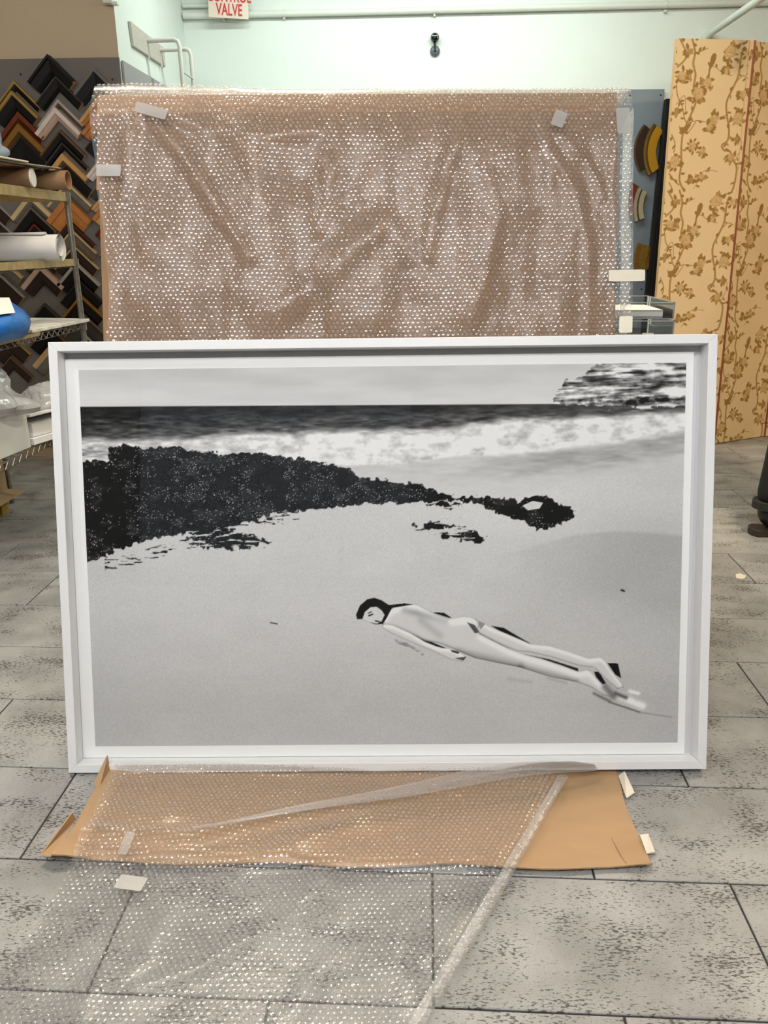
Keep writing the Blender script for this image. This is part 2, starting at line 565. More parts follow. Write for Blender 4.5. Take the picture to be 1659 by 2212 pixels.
# the print (flat picture, drawn as values on a fine grid)
PU0, PU1, PV0, PV1 = -0.7330, 0.7297, 0.0528, 0.9911
def make_print():
    NX, NY, SS = 880, 564, 2
    W, H = NX * SS, NY * SS
    rng = np.random.default_rng(5)
    xs = (np.arange(W) + 0.5) / W
    ys = (np.arange(H) + 0.5) / H
    X, Y = np.meshgrid(xs, ys)          # Y upward 0..1
    asp = (PU1 - PU0) / (PV1 - PV0)
    def interp(pts, x):
        p_ = np.array(sorted(pts)); return np.interp(x, p_[:, 0], p_[:, 1])
    n_fine = rng.random((H, W))
    n_a = vnoise((H, W), (60, 120), rng, 5)
    n_b = vnoise((H, W), (10, 46), rng, 4)
    n_c = vnoise((H, W), (26, 34), rng, 5)
    n_d = vnoise((H, W), (5, 26), rng, 3)
    n_e0 = vnoise((H, W), (14, 20), rng, 4, 0.6)
    # sand
    img = 0.765 + 0.03 * (n_a - 0.5)
    img = img - 0.055 * smooth(0.42, 0.0, Y) - 0.05 * smooth(0.45, 1.0, np.abs(X - 0.45) * 1.6)
    # darker slope on the right
    crest = interp([(0.4942,0.5342),(0.7117,0.5188),(0.8198,0.5659),(0.8892,0.5746),(0.9433,0.5701),(0.9973,0.5608)], X)
    img -= 0.075 * smooth(0.0, 0.012, crest - Y) * smooth(0.62, 0.9, X) * smooth(0.35, 0.1, crest - Y + 0.0)
    img += 0.030 * smooth(0.0, 0.10, Y - crest) * smooth(0.45, 0.75, X)
    img += (n_fine - 0.5) * 0.13
    # wet sand and thin water behind the rocks
    wet = interp([(-0.0010,0.7604),(0.3258,0.7429),(0.5418,0.7093),(0.6343,0.7018),(0.7113,0.6946),(0.7881,0.7113),(0.8647,0.7281),(0.9411,0.7507),(1.0011,0.7736)], X)
    film = smooth(-0.05, 0.03, Y - wet)
    img = img * (1 - film) + film * (0.745 + 0.10 * (n_b - 0.5) + 0.01 * n_fine)
    surf_bot = interp([(-0.0011,0.7579),(0.2485,0.7490),(0.4957,0.7449),(0.5343,0.7479),(0.5882,0.7590),(0.6344,0.7678),(0.6958,0.7656),(0.7341,0.7721),(0.8260,0.7873),(0.8794,0.7959),(0.9251,0.8094),(0.9707,0.8181),(1.0018,0.8295)], X) + 0.010 * (n_c - 0.5)
    wb = smooth(0.0, 0.012, surf_bot - Y) * smooth(0.075, 0.03, surf_bot - Y) * smooth(0.60, 0.80, X)
    img = img * (1 - 0.8 * wb) + 0.8 * wb * (0.60 + 0.25 * (n_b - 0.5))
    # surf
    surf = smooth(-0.004, 0.006, Y - surf_bot)
    foam = 0.86 + 0.42 * (n_c - 0.52) + 0.22 * (n_b - 0.5) + 0.25 * (n_e0 - 0.5)
    foam = np.minimum(foam, 0.95)
    img = img * (1 - surf) + surf * foam
    # open sea above the surf
    surf_top = interp([(0.0007,0.8204),(0.0951,0.8164),(0.1881,0.8232),(0.2655,0.8326),(0.3579,0.8310),(0.4503,0.8366),(0.5347,0.8339),(0.6191,0.8432),(0.6957,0.8585),(0.7720,0.8607),(0.8635,0.8674),(0.9396,0.8720),(1.0011,0.8792)], X) + 0.012 * (n_b - 0.5)
    sea = smooth(-0.014, 0.012, Y - surf_top)
    hor = interp([(0.0009,0.9051),(0.4049,0.9015),(0.7871,0.8983),(1.0023,0.8957)], X)
    seav = 0.085 + 0.20 * smooth(0.075, 0.0, Y - surf_top) + 0.42 * (n_d - 0.5) * smooth(0.02, 0.07, hor - Y + 0.03) + 0.22 * (n_b - 0.5)
    seav = np.clip(seav, 0.03, 0.9)
    leftmix = smooth(0.34, 0.0, X) * smooth(0.03, 0.0, np.abs(Y - surf_top + 0.03))
    img = img * (1 - sea) + sea * seav
    img = img * (1 - 0.6 * leftmix) + 0.6 * leftmix * np.clip(0.45 + 1.3 * (n_d - 0.5), 0.1, 0.9)
    # sky
    sky = smooth(-0.0012, 0.0012, Y - hor)
    skyv = 0.735 + 0.045 * smooth(0.0, 0.09, Y - hor) * -1 + 0.10 * (vnoise((H, W), (40, 190), rng, 5) - 0.5)
    skyv += 0.045
    img = img * (1 - sky) + sky * skyv
    # cliff with level strata
    def warp(pts, amp, nz1, nz2):
        return poly_mask(X + amp * (nz1 - 0.5), Y + amp * asp * (nz2 - 0.5), pts)
    n_e = vnoise((H, W), (12, 12), rng, 4)
    n_f = vnoise((H, W), (12, 12), rng, 4)
    cliff = warp([(0.7841,0.8972),(0.7862,0.9231),(0.7975,0.9417),(0.8035,0.9581),(0.8171,0.9625),(0.8338,0.9692),(0.8397,0.9832),(0.8510,0.9970),(0.8623,0.9992),(0.8697,1.0177),(1.0587,1.0142),(1.0610,0.8828),(1.0009,0.8874),(0.9393,0.8921),(0.8633,0.8922),(0.8100,0.8955)], 0.010, n_e, n_f)
    strata = vnoise((H, W), (11, 110), rng, 4, 0.6)
    chunk = vnoise((H, W), (22, 60), rng, 4)
    blocks = vnoise((H, W), (14, 26), rng, 4, 0.6)
    cv = 0.56 + 2.1 * (strata - 0.5) + 0.8 * (chunk - 0.5) + 0.8 * (blocks - 0.5)
    foot = interp([(0.7840,0.9043),(0.8251,0.9106),(0.8783,0.9155),(0.9391,0.9133),(1.0004,0.9216)], X)
    cv -= 0.42 * smooth(0.0, 0.02, foot - Y + 0.010 * (n_e - 0.5) * 4)
    img = np.where(cliff, np.clip(cv, 0.05, 0.93), img)
    # small white wash at the cliff foot
    wash = smooth(0.012, 0.0, np.abs(Y - interp([(0.8634,0.8828),(0.9394,0.8873),(0.9697,0.8939),(1.0010,0.8839)], X))) * smooth(0.84, 0.90, X) * (n_c > 0.5)
    img = np.maximum(img, 0.85 * wash)
    # dark wet rocks
    rock = warp([(-0.0227,0.7619),(0.0434,0.7668),(0.0457,0.7932),(0.0654,0.8061),(0.0947,0.7984),(0.1179,0.7968),(0.1567,0.7998),(0.1874,0.7909),(0.2027,0.7834),(0.2645,0.7788),(0.2955,0.7819),(0.3417,0.7715),(0.3878,0.7575),(0.4494,0.7385),(0.4608,0.7167),(0.5031,0.7063),(0.5571,0.6958),(0.5957,0.6783),(0.6226,0.6622),(0.6728,0.6651),(0.7191,0.6571),(0.7253,0.6461),(0.7422,0.6615),(0.7730,0.6610),(0.7962,0.6450),(0.8155,0.6350),(0.8210,0.6216),(0.8104,0.5964),(0.7888,0.5834),(0.7618,0.5741),(0.7347,0.5939),(0.7037,0.6114),(0.6728,0.6288),(0.6612,0.6435),(0.6226,0.6550),(0.5801,0.6484),(0.5260,0.6480),(0.4795,0.6463),(0.4407,0.6385),(0.3941,0.6331),(0.3396,0.6267),(0.2928,0.6128),(0.2613,0.5950),(0.1986,0.5777),(0.1280,0.5641),(0.0726,0.5404),(0.0327,0.5164),(-0.0008,0.4972),(-0.0310,0.4866)], 0.014, n_e, n_f)
    patches = [[(0.1629,0.5538),(0.1986,0.5801),(0.2300,0.5858),(0.2610,0.5768),(0.2919,0.5616),(0.3151,0.5491),(0.2759,0.5337),(0.2289,0.5307),(0.1978,0.5386)],
               [(0.5473,0.5870),(0.5799,0.5975),(0.6148,0.5933),(0.6380,0.5784),(0.6759,0.5559),(0.6612,0.5415),(0.6263,0.5493),(0.5876,0.5621),(0.6070,0.5776),(0.5566,0.5784)],
               [(0.5762,0.6424),(0.6033,0.6504),(0.6342,0.6439),(0.6226,0.6320),(0.5878,0.6337)]]
    for q in patches:
        rock |= warp(q, 0.020, n_e, n_f) & (n_d > 0.36)
    sc = smooth(0.14, 0.02, np.abs(X - interp([(0.0083,0.4860),(0.0878,0.5218),(0.1904,0.5570)], X) * 0 - 0.12)) 
    trail = interp([(0.0004,0.4861),(0.0558,0.4976),(0.1113,0.5214),(0.1824,0.5510),(0.2926,0.6007),(0.3551,0.6192)], X)
    rock |= (np.abs(Y - trail) < 0.016) & (n_d > 0.60) & (X < 0.36) & (X > 0.03)
    hole = poly_mask(X, Y, [(0.7330,0.6375),(0.7499,0.6493),(0.7669,0.6442),(0.7616,0.6298),(0.7423,0.6253)])
    rv = 0.035 + 0.10 * smooth(0.5, 0.8, n_c) + 0.10 * np.maximum(n_b - 0.55, 0)
    glint = (rng.random((H // 2, W // 2)).repeat(2, 0).repeat(2, 1)[:H, :W] > 0.965) & (n_c > 0.47)
    ridge = (n_d > 0.70) & (n_c > 0.5)
    rv = np.where(glint, 0.45 + 0.35 * n_e, np.where(ridge, 0.20, rv))
    img = np.where(rock & ~hole, rv, img)
    # pale scoured sand left of the rocks
    # the reclining figure, far down the beach
    def put(pts, val, soft=None, shade=None):
        nonlocal img
        m = poly_mask(X, Y, pts)
        img = np.where(m, val if shade is None else val + shade, img)
    dark = 0.05
    def blur(m, r):
        a = m.astype(float)
        for ax in (0, 1):
            c = np.cumsum(np.concatenate([np.zeros_like(np.take(a, [0], ax)), a], ax), ax)
            n = a.shape[ax]
            lo = np.clip(np.arange(n) - r, 0, n); hi = np.clip(np.arange(n) + r + 1, 0, n)
            a = (np.take(c, hi, ax) - np.take(c, lo, ax)) / (2 * r + 1)
        return a
    def round_put(pts, val, r, depth=0.5):
        nonlocal img
        m = poly_mask(X, Y, pts)
        k = np.clip(blur(blur(m, r), r), 0, 1)
        up = np.roll(k, -r * 2, 0)
        img = np.where(m, val - depth * np.clip(0.80 - k, 0, 1) + 0.30 * (k - up) * 0.6, img)
    put([(0.5171,0.2873),(0.5346,0.2804),(0.5678,0.2493),(0.5660,0.2410),(0.5451,0.2636),(0.5223,0.2750)], 0.6 + 0.6 * (n_d - 0.5))
    put([(0.5805,0.3587),(0.6014,0.3573),(0.6153,0.3427),(0.5944,0.3452)], dark)
    put([(0.6799,0.3214),(0.7026,0.3155),(0.7271,0.2919),(0.7499,0.2710),(0.7202,0.2836)], dark)
    put([(0.8778,0.2187),(0.8960,0.2174),(0.9020,0.1765),(0.8914,0.1867)], dark)
    put([(0.8553,0.1955),(0.8640,0.1954),(0.8766,0.1633),(0.8643,0.1590)], dark)
    put([(0.5156,0.3224),(0.5453,0.3037),(0.5942,0.2696),(0.6117,0.2572),(0.5697,0.2744),(0.5347,0.2999)], dark)
    yb = Y
    tone = 0.86 + 0.10 * (n_a - 0.5)
    far_leg = [(0.6537,0.3427),(0.6712,0.3259),(0.6817,0.3163),(0.7096,0.2977),(0.7482,0.2710),(0.7796,0.2662),(0.8147,0.2490),(0.8462,0.2308),(0.8672,0.2345),(0.8760,0.2204),(0.8850,0.1979),(0.8993,0.1698),(0.9064,0.1529),(0.8960,0.1474),(0.8747,0.1757),(0.8552,0.2067),(0.8324,0.2109),(0.7798,0.2372),(0.7447,0.2499),(0.7237,0.2530),(0.6957,0.2728),(0.6712,0.2926),(0.6590,0.3039)]
    round_put(far_leg, 0.79, 5, 0.6)
    put([(0.6590,0.3039),(0.6712,0.2926),(0.6957,0.2728),(0.7272,0.2473),(0.7798,0.2299),(0.8290,0.2042),(0.8290,0.1958),(0.7658,0.2245),(0.7097,0.2587),(0.6712,0.2887)], 0.10)
    near = [(0.4964,0.3254),(0.5018,0.3475),(0.5142,0.3723),(0.5352,0.3814),(0.5561,0.3817),(0.5666,0.3716),(0.5874,0.3547),(0.6153,0.3405),(0.6311,0.3475),(0.6485,0.3456),(0.6579,0.3366),(0.6614,0.3205),(0.6572,0.3039),(0.6747,0.2887),(0.7097,0.2604),(0.7378,0.2433),(0.7658,0.2318),(0.8009,0.2129),(0.8290,0.1958),(0.8465,0.2029),(0.8553,0.1871),(0.8678,0.1645),(0.8898,0.1362),(0.8857,0.1267),(0.8716,0.1308),(0.8504,0.1535),(0.8257,0.1678),(0.7800,0.1824),(0.7309,0.2082),(0.6958,0.2198),(0.6537,0.2343),(0.6292,0.2514),(0.5977,0.2729),(0.5697,0.2828),(0.5453,0.3026),(0.5156,0.3224)]
    round_put(near, 0.79, 8, 0.6)
    put([(0.6398,0.3319),(0.6537,0.3234),(0.6614,0.3038),(0.6537,0.3012),(0.6474,0.3151)], 0.30)
    put([(0.6590,0.3355),(0.6712,0.3259),(0.6635,0.3110),(0.6607,0.3205)], 0.55)
    # soft tone along the spine and lower flank
    for a, b_, wd, dv in (([(0.5351,0.3665),(0.6048,0.3362)], 0, 0.010, -0.16), ([(0.6257,0.2514),(0.7309,0.2110)], 0, 0.012, -0.16), ([(0.7309,0.2110),(0.8257,0.1706)], 0, 0.008, -0.14), ([(0.5629,0.3356),(0.5943,0.2964)], 0, 0.010, -0.09), ([(0.6188,0.3321),(0.6398,0.3291)], 0, 0.008, 0.06)):
        dd, _ = seg_dist(X * asp, Y, (a[0][0] * asp, a[0][1]), (a[1][0] * asp, a[1][1]))
        body = poly_mask(X, Y, near)
        img = img + np.where(body, dv * np.exp(-(dd / wd) ** 2), 0)
    round_put([(0.4981,0.3282),(0.5139,0.3252),(0.5453,0.3026),(0.5697,0.2789),(0.5942,0.2630),(0.6152,0.2599),(0.6292,0.2486),(0.6397,0.2373),(0.6326,0.2245),(0.6116,0.2315),(0.5871,0.2508),(0.5451,0.2792),(0.5102,0.3047),(0.4981,0.3171)], 0.80, 4)
    put([(0.6117,0.2583),(0.6278,0.2514),(0.6257,0.2458),(0.6152,0.2515)], 0.12)
    put([(0.6186,0.2347),(0.6397,0.2389),(0.6344,0.2278)], 0.30)
    put([(0.4528,0.3537),(0.4600,0.3785),(0.4724,0.3949),(0.4847,0.3986),(0.4968,0.3918),(0.5090,0.3790),(0.5352,0.3830),(0.5509,0.3801),(0.5352,0.3759),(0.5142,0.3706),(0.5113,0.3629),(0.5053,0.3447),(0.4981,0.3282),(0.4859,0.3267),(0.4754,0.3335),(0.4632,0.3414),(0.4545,0.3415)], 0.07)
    put([(0.4639,0.3414),(0.4679,0.3602),(0.4775,0.3728),(0.4880,0.3743),(0.4966,0.3642),(0.5011,0.3520),(0.4957,0.3337),(0.4876,0.3294),(0.4754,0.3340)], 0.80)
    for a, wd in (([(0.4749,0.3507),(0.4812,0.3545)], 0.0022), ([(0.4859,0.3367),(0.4947,0.3332)], 0.0020), ([(0.4739,0.3573),(0.4791,0.3611)], 0.0016), ([(0.4880,0.3809),(0.4932,0.3742)], 0.002)):
        dd, _ = seg_dist(X * asp, Y, (a[0][0] * asp, a[0][1]), (a[1][0] * asp, a[1][1]))
        img = np.where(dd < wd, 0.12, img)
    # scuffed sand at the feet and a few specks
    for a, wd, v in (([(0.8558,0.1366),(0.8823,0.1149)], 0.004, 0.42), ([(0.8823,0.1126),(0.9352,0.0838)], 0.0022, 0.35), ([(0.9352,0.0838),(0.9881,0.0703)], 0.002, 0.55), ([(0.8961,0.1305),(0.9385,0.1019)], 0.010, 0.92), ([(0.9171,0.1415),(0.9311,0.1357)], 0.005, 0.92), ([(0.7099,0.1776),(0.7485,0.1687)], 0.005, 0.68), ([(0.7765,0.1796),(0.8082,0.1652)], 0.004, 0.66), ([(0.8749,0.1532),(0.8892,0.1278)], 0.010, 0.45), ([(0.8926,0.1362),(0.9102,0.1247)], 0.006, 0.35), ([(0.9003,0.4138),(0.9044,0.4105)], 0.0022, 0.08)):
        dd, _ = seg_dist(X * asp, Y, (a[0][0] * asp, a[0][1]), (a[1][0] * asp, a[1][1]))
        k = np.exp(-(dd / wd) ** 2) * np.clip(0.35 + 1.3 * n_c, 0, 1)
        img = img * (1 - k) + v * k
    for a in ([(0.3080,0.3344),(0.3197,0.3305)], [(0.8986,0.4131),(0.9041,0.4093)]):
        dd, _ = seg_dist(X * asp, Y, (a[0][0] * asp, a[0][1]), (a[1][0] * asp, a[1][1]))
        img = np.where(dd < 0.0016, 0.12, img)
    img = np.clip(img, 0.02, 0.97)
    lin = s2l(img)
    lin = lin.reshape(NY, SS, NX, SS).mean((1, 3))
    lin = np.clip(lin * 1.22, 0.004, 0.90)
    uu = np.linspace(PU0, PU1, NX); vv = np.linspace(PV0, PV1, NY)
    U, V = np.meshgrid(uu, vv)
    verts = np.stack([U, np.full_like(U, MDEP - 0.0006), V], -1).reshape(-1, 3)
    np_mesh('photographic_print', verts, grid_quads(NX, NY), None, vcol_mat('printed_photograph', 0.6, 0.2), fr, False, np.repeat(lin.reshape(-1, 1), 3, 1))
make_print()

# ------------------------------------------------------------------ bubble wrap
def bubble_mesh(name, P, N, r, h, parent, k=6, jitter=0.065, material=None):
    """one small dome per point P with normal N: rings of k vertices."""
    n = len(P)
    N = N + RNG.normal(0, jitter, N.shape)
    N /= np.linalg.norm(N, axis=1, keepdims=True)
    ref = np.tile(np.array([[0.3, 0.2, 0.93]]), (n, 1))
    T = np.cross(N, ref); T /= np.linalg.norm(T, axis=1, keepdims=True)
    B = np.cross(N, T)
    hh = h * RNG.uniform(0.65, 1.1, n)[:, None]
    rr = r * RNG.uniform(0.92, 1.04, n)[:, None]
    rings = []
    for fr_, fh in ((1.0, -0.05), (0.91, 0.70), (0.76, 0.95), (0.58, 1.0)):
        for j in range(k):
            a = 2 * math.pi * j / k
            rings.append(P + rr * fr_ * (math.cos(a) * T + math.sin(a) * B) + hh * fh * N)
    rings.append(P + hh * N)
    V = np.stack(rings, 1).reshape(-1, 3)
    nv = 4 * k + 1
    base = (np.arange(n) * nv)[:, None]
    q = []
    for lv in range(3):
        for j in range(k):
            q.append([lv * k + j, lv * k + (j + 1) % k, (lv + 1) * k + (j + 1) % k, (lv + 1) * k + j])
    t = [[3 * k + j, 3 * k + (j + 1) % k, 4 * k] for j in range(k)]
    quads = (base[:, None, :] + np.array(q)[None]).reshape(-1, 4)
    tris = (base[:, None, :] + np.array(t)[None]).reshape(-1, 3)
    o = np_mesh(name, V, quads, tris, material or M_BUBBLE, parent, True)
    o['kind'] = 'stuff'
    return o

def ridges(U, V, segs):
    h = np.zeros(U.shape)
    for (a, b, amp, wd) in segs:
        d, t = seg_dist(U, V, a, b)
        h = np.maximum(h, amp * np.exp(-(d / wd) ** 2) * (0.75 + 0.25 * np.sin(math.pi * t)))
    return h

def bilerp(A, j, i):
    j = np.clip(j, 0, A.shape[0] - 1.01); i = np.clip(i, 0, A.shape[1] - 1.01)
    j0 = j.astype(int); i0 = i.astype(int)
    fj = j - j0; fi = i - i0
    return (A[j0, i0] * (1 - fi) + A[j0, i0 + 1] * fi) * (1 - fj) + (A[j0 + 1, i0] * (1 - fi) + A[j0 + 1, i0 + 1] * fi) * fj

def chain(pts, amp, wd):
    return [((a[0], a[1]), (b[0], b[1]), amp, wd) for a, b in zip(pts[:-1], pts[1:])]

# ------------------------------------------------------------------ the big wrapped package behind
PW, PH, PT = 1.286, 1.650, 0.075
pk = empty('wrapped_package', mw=lean_matrix(-0.150, 1.735, 0.005, 0.053, 0.26))
tag(pk, 'tall brown cardboard package sheathed in bubble wrap behind the white frame', 'package')
CH = 0.052
SMAX = PH + 0.07
prof = [(0, 0), (0, PH - CH), (0.016, PH), (PT, PH), (PT, 0)]     # (y, z)
bd = MB()
vs = [(-PW / 2, y, z) for y, z in prof] + [(PW / 2, y, z) for y, z in prof]
bd.add(vs, [(4, 3, 2, 1, 0), (5, 6, 7, 8, 9)] + [(i, (i + 1) % 5, 5 + (i + 1) % 5, 5 + i) for i in range(5)])
bd.build('cardboard_box', M_CARD, pk, bevel=0.003)
# torn flap on the side of the box
fl = MB()
fl.hexa([(-PW / 2 - 0.013, 0.02, 1.42), (-PW / 2 - 0.001, 0.012, 1.42), (-PW / 2 - 0.001, 0.05, 1.42), (-PW / 2 - 0.016, 0.05, 1.42)], [(-PW / 2 - 0.006, 0.02, 1.56), (-PW / 2 - 0.001, 0.012, 1.56), (-PW / 2 - 0.001, 0.05, 1.56), (-PW / 2 - 0.01, 0.05, 1.56)])
fl.build('torn_flap', M_CARDEDGE, pk)
PSEG = []
PSEG += chain([(-0.499,1.579),(-0.427,1.492),(-0.349,1.369),(-0.271,1.245)], 0.016, 0.020)
PSEG += chain([(-0.539,1.579),(-0.564,1.504),(-0.578,1.392)], 0.010, 0.022)
PSEG += chain([(-0.47,1.592),(-0.346,1.547),(-0.221,1.535),(-0.083,1.552)], 0.010, 0.020)
PSEG += chain([(-0.069,1.618),(-0.059,1.502),(-0.085,1.39),(-0.097,1.312)], 0.014, 0.022)
PSEG += chain([(-0.204,1.108),(-0.11,1.176),(-0.029,1.255),(0.064,1.322)], 0.015, 0.034)
PSEG += chain([(0.242,1.616),(0.242,1.534),(0.213,1.445),(0.185,1.333),(0.168,1.243)], 0.013, 0.020)
PSEG += chain([(0.327,1.578),(0.311,1.456),(0.346,1.344),(0.318,1.208),(0.284,1.095)], 0.010, 0.018)
PSEG += chain([(0.43,1.627),(0.465,1.5),(0.535,1.399),(0.562,1.287),(0.568,1.15),(0.565,1.048)], 0.011, 0.012)
PSEG += chain([(0.476,1.549),(0.557,1.477),(0.604,1.387)], 0.007, 0.012)
PSEG += chain([(0.087,1.311),(0.144,1.22),(0.144,1.129),(0.138,1.038)], 0.012, 0.03)
PSEG += chain([(-0.623,1.448),(-0.547,1.291),(-0.41,1.2),(-0.249,1.154)], 0.004, 0.04)
PSEG += chain([(-0.31,1.646),(-0.245,1.424),(-0.34,1.245)], 0.008, 0.035)
PSEG += chain([(0.635,1.609),(0.624,1.421),(0.632,1.241),(0.63,1.059)], 0.006, 0.012)
rngw = np.random.default_rng(3)
NOISE_P = vnoise((512, 512), (80, 40), rngw, 3, 0.45)
def pnoise(U, V, sc=1.0):
    return bilerp(NOISE_P, V / 1.8 * 500 * sc, (U / 1.5 + 0.5) * 480 * sc) - 0.5
def pk_surface(U, S):
    """U across, S along the profile: front face, chamfer, top."""
    off = 0.0045 + 0.62 * ridges(U, S, PSEG) + 0.034 * (pnoise(U, S) + 0.5) * smooth(0.3, 0.9, S) * smooth(SMAX, PH - 0.15, S)
    c1 = PH - CH
    L2 = math.hypot(0.016, CH)
    y = np.where(S < c1, 0.0, np.where(S < c1 + L2, (S - c1) / L2 * 0.016, 0.016 + (S - c1 - L2)))
    z = np.where(S < c1, S, np.where(S < c1 + L2, c1 + (S - c1) / L2 * CH, PH))
    k1 = smooth(c1 - 0.012, c1 + 0.012, S)
    k2 = smooth(c1 + L2 - 0.012, c1 + L2 + 0.012, S)
    ang = 0.2985 * k1 + (math.pi / 2 - 0.2985) * k2
    tl = smooth(-PW / 2 + 0.42, -PW / 2 + 0.1, U) * smooth(c1 - 0.05, c1 + 0.05, S)
    off = off + 0.012 * tl * (1 + pnoise(U * 2, S))
    return np.stack([U, y - off * np.cos(ang), z + off * np.sin(ang)], -1)
def normals(fun, U, S, e=0.004):
    du = fun(U + e, S) - fun(U - e, S)
    ds = fun(U, S + e) - fun(U, S - e)
    n = np.cross(du, ds)
    return n / np.linalg.norm(n, axis=-1, keepdims=True)
uL, uR = -PW / 2 - 0.004, PW / 2 + 0.032
nu, nv = 190, 250
U, S = np.meshgrid(np.linspace(0, 1, nu), np.linspace(0.0, SMAX, nv))
left_in = uL + 0.026 * smooth(1.42, 1.30, S) + 0.006 * np.sin(S * 23)
Ug = left_in + (uR - left_in) * U
film = np_mesh('bubble_film', pk_surface(Ug, S).reshape(-1, 3), grid_quads(nu, nv), None, M_FILM, pk, True)
pitch = 0.0116
rows = np.arange(0.62, SMAX, pitch * 0.866)
pts = []
for i, s in enumerate(rows):
    u = np.arange(uL + 0.004 + (pitch / 2 if i % 2 else 0), uR - 0.003, pitch)
    pts.append(np.stack([u, np.full_like(u, s)], 1))
pts = np.concatenate(pts)
keep = pts[:, 0] > uL + 0.005 + 0.026 * smooth(1.42, 1.30, pts[:, 1]) + 0.006 * np.sin(pts[:, 1] * 23)
pts = pts[keep]
pts += RNG.normal(0, 0.0006, pts.shape)
Pp = pk_surface(pts[:, 0], pts[:, 1])
Nn = normals(pk_surface, pts[:, 0], pts[:, 1])
bubble_mesh('bubbles', Pp, Nn, 0.0052, 0.0040, film)
M_EDGEFILM = film_mat('film_fold', 0.25, 0.26, (0.97, 0.96, 0.96))
# clear side fold of the wrap, standing off the box
sf = MB()
zz = np.linspace(0.55, 1.60, 40)
for a, b in zip(zz[:-1], zz[1:]):
    fa, fb = (0.012 * math.sin(a * 19) + 0.006 * math.sin(a * 47), 0.012 * math.sin(b * 19) + 0.006 * math.sin(b * 47))
    sf.add([(uR - 0.002, -0.006 + fa, a), (uR - 0.002, -0.006 + fb, b), (uR + 0.001, PT, b), (uR + 0.001, PT, a)], [(0, 1, 2, 3)])
sf.build('side_fold', M_EDGEFILM, pk, True)
def tape(root, name, cu, cs, w, h, rot, fun, m, lift=0.006, flip=1):
    k = 8
    a = math.radians(rot)
    mb = MB()
    vs, fs = [], []
    q1 = lambda u_, s_: fun(np.array([u_]), np.array([s_]))[0]
    ring = [q1(cu + w * 0.5 * c_, cs + h * 0.5 * d_) for c_ in (-1, 0, 1) for d_ in (-1, 0, 1)]
    p0 = np.mean(ring, 0)
    tu = q1(cu + w / 2, cs) - q1(cu - w / 2, cs); tu /= np.linalg.norm(tu)
    tv = q1(cu, cs + h / 2) - q1(cu, cs - h / 2); tv -= tu * (tu @ tv); tv /= np.linalg.norm(tv)
    n0 = np.cross(tu, tv)
    lift = lift + max(0.0, max(float((r_ - p0) @ n0) for r_ in ring))
    for j in range(3):
        for i in range(k + 1):
            x = (i / k - 0.5) * w
            y = (j / 2 - 0.5) * h
            if i in (0, k): y *= 0.93
            du, dv = x * math.cos(a) - y * math.sin(a), x * math.sin(a) + y * math.cos(a)
            vs.append(p0 + n0 * lift + tu * du + tv * dv)
    for j in range(2):
        for i in range(k):
            fs.append((j * (k + 1) + i, j * (k + 1) + i + 1, (j + 1) * (k + 1) + i + 1, (j + 1) * (k + 1) + i))
    mb.add(vs, fs)
    o = mb.build(name, m, root, False)
    s_ = o.modifiers.new('thickness', 'SOLIDIFY'); s_.thickness = 0.0004
    return o
for (cu, cs), w, h, rot, m in zip([(-0.501,1.59),(-0.608,1.453),(0.491,1.57),(0.647,1.565),(0.659,1.193),(0.659,1.075)], (0.078, 0.062, 0.040, 0.034, 0.088, 0.032), (0.026, 0.028, 0.030, 0.062, 0.028, 0.040), (-16, -3, 68, 4, 0, 0), (M_TAPE, M_TAPE, M_TAPE, M_TAPE, M_PAPERTAPE, M_PAPERTAPE)):
    tape(pk, 'tape_strip', cu, min(cs, PH - 0.06), w, h, rot, pk_surface, m)

# ------------------------------------------------------------------ cardboard sheet and bubble wrap on the floor in front
cs_ = empty('cardboard_sheet', (-0.14, 1.5, 0.0))
tag(cs_, 'flat sheet of brown cardboard on the floor under the white frame', 'cardboard')
mb = MB()
ccx, ccy = -0.14, 1.5
nx, ny = 44, 14
top, bot = [], []
def card_z(x, y):
    lift = 0.020 * smooth(-0.66, -0.77, x) * (0.5 + 0.5 * smooth(1.50, 1.30, y)) + 0.012 * smooth(1.40, 1.30, y) + 0.010 * smooth(0.40, 0.49, x) * smooth(1.45, 1.32, y)
    return 0.0042 + lift + 0.0012 * math.sin(x * 9) * float(smooth(1.58, 1.4, y))
for j in range(ny + 1):
    for i in range(nx + 1):
        t_, s_ = i / nx, j / ny
        y = 1.305 + 0.395 * s_ + (0.028 * t_ + 0.006 * math.sin(t_ * 21)) * (1 - s_) - 0.015 * (1 - s_) * (1 - t_)
        x = -0.770 + 1.255 * t_ + 0.004 * math.sin(s_ * 9)
        top.append((x - ccx, y - ccy, card_z(x, y)))
        bot.append((x - ccx, y - ccy, card_z(x, y) - 0.0036))
nt_ = len(top)
fs = []
W1 = nx + 1
for j in range(ny):
    for i in range(nx):
        a = j * W1 + i
        fs.append((a, a + 1, a + W1 + 1, a + W1))
        fs.append((nt_ + a, nt_ + a + W1, nt_ + a + W1 + 1, nt_ + a + 1))
for i in range(nx):
    fs.append((i, nt_ + i, nt_ + i + 1, i + 1)); a = ny * W1 + i
    fs.append((a, a + 1, nt_ + a + 1, nt_ + a))
for j in range(ny):
    a = j * W1
    fs.append((a, a + W1, nt_ + a + W1, nt_ + a)); a = j * W1 + nx
    fs.append((a, nt_ + a, nt_ + a + W1, a + W1))
mb.add(top + bot, fs)
mb.build('sheet', M_CARD2, cs_, True)
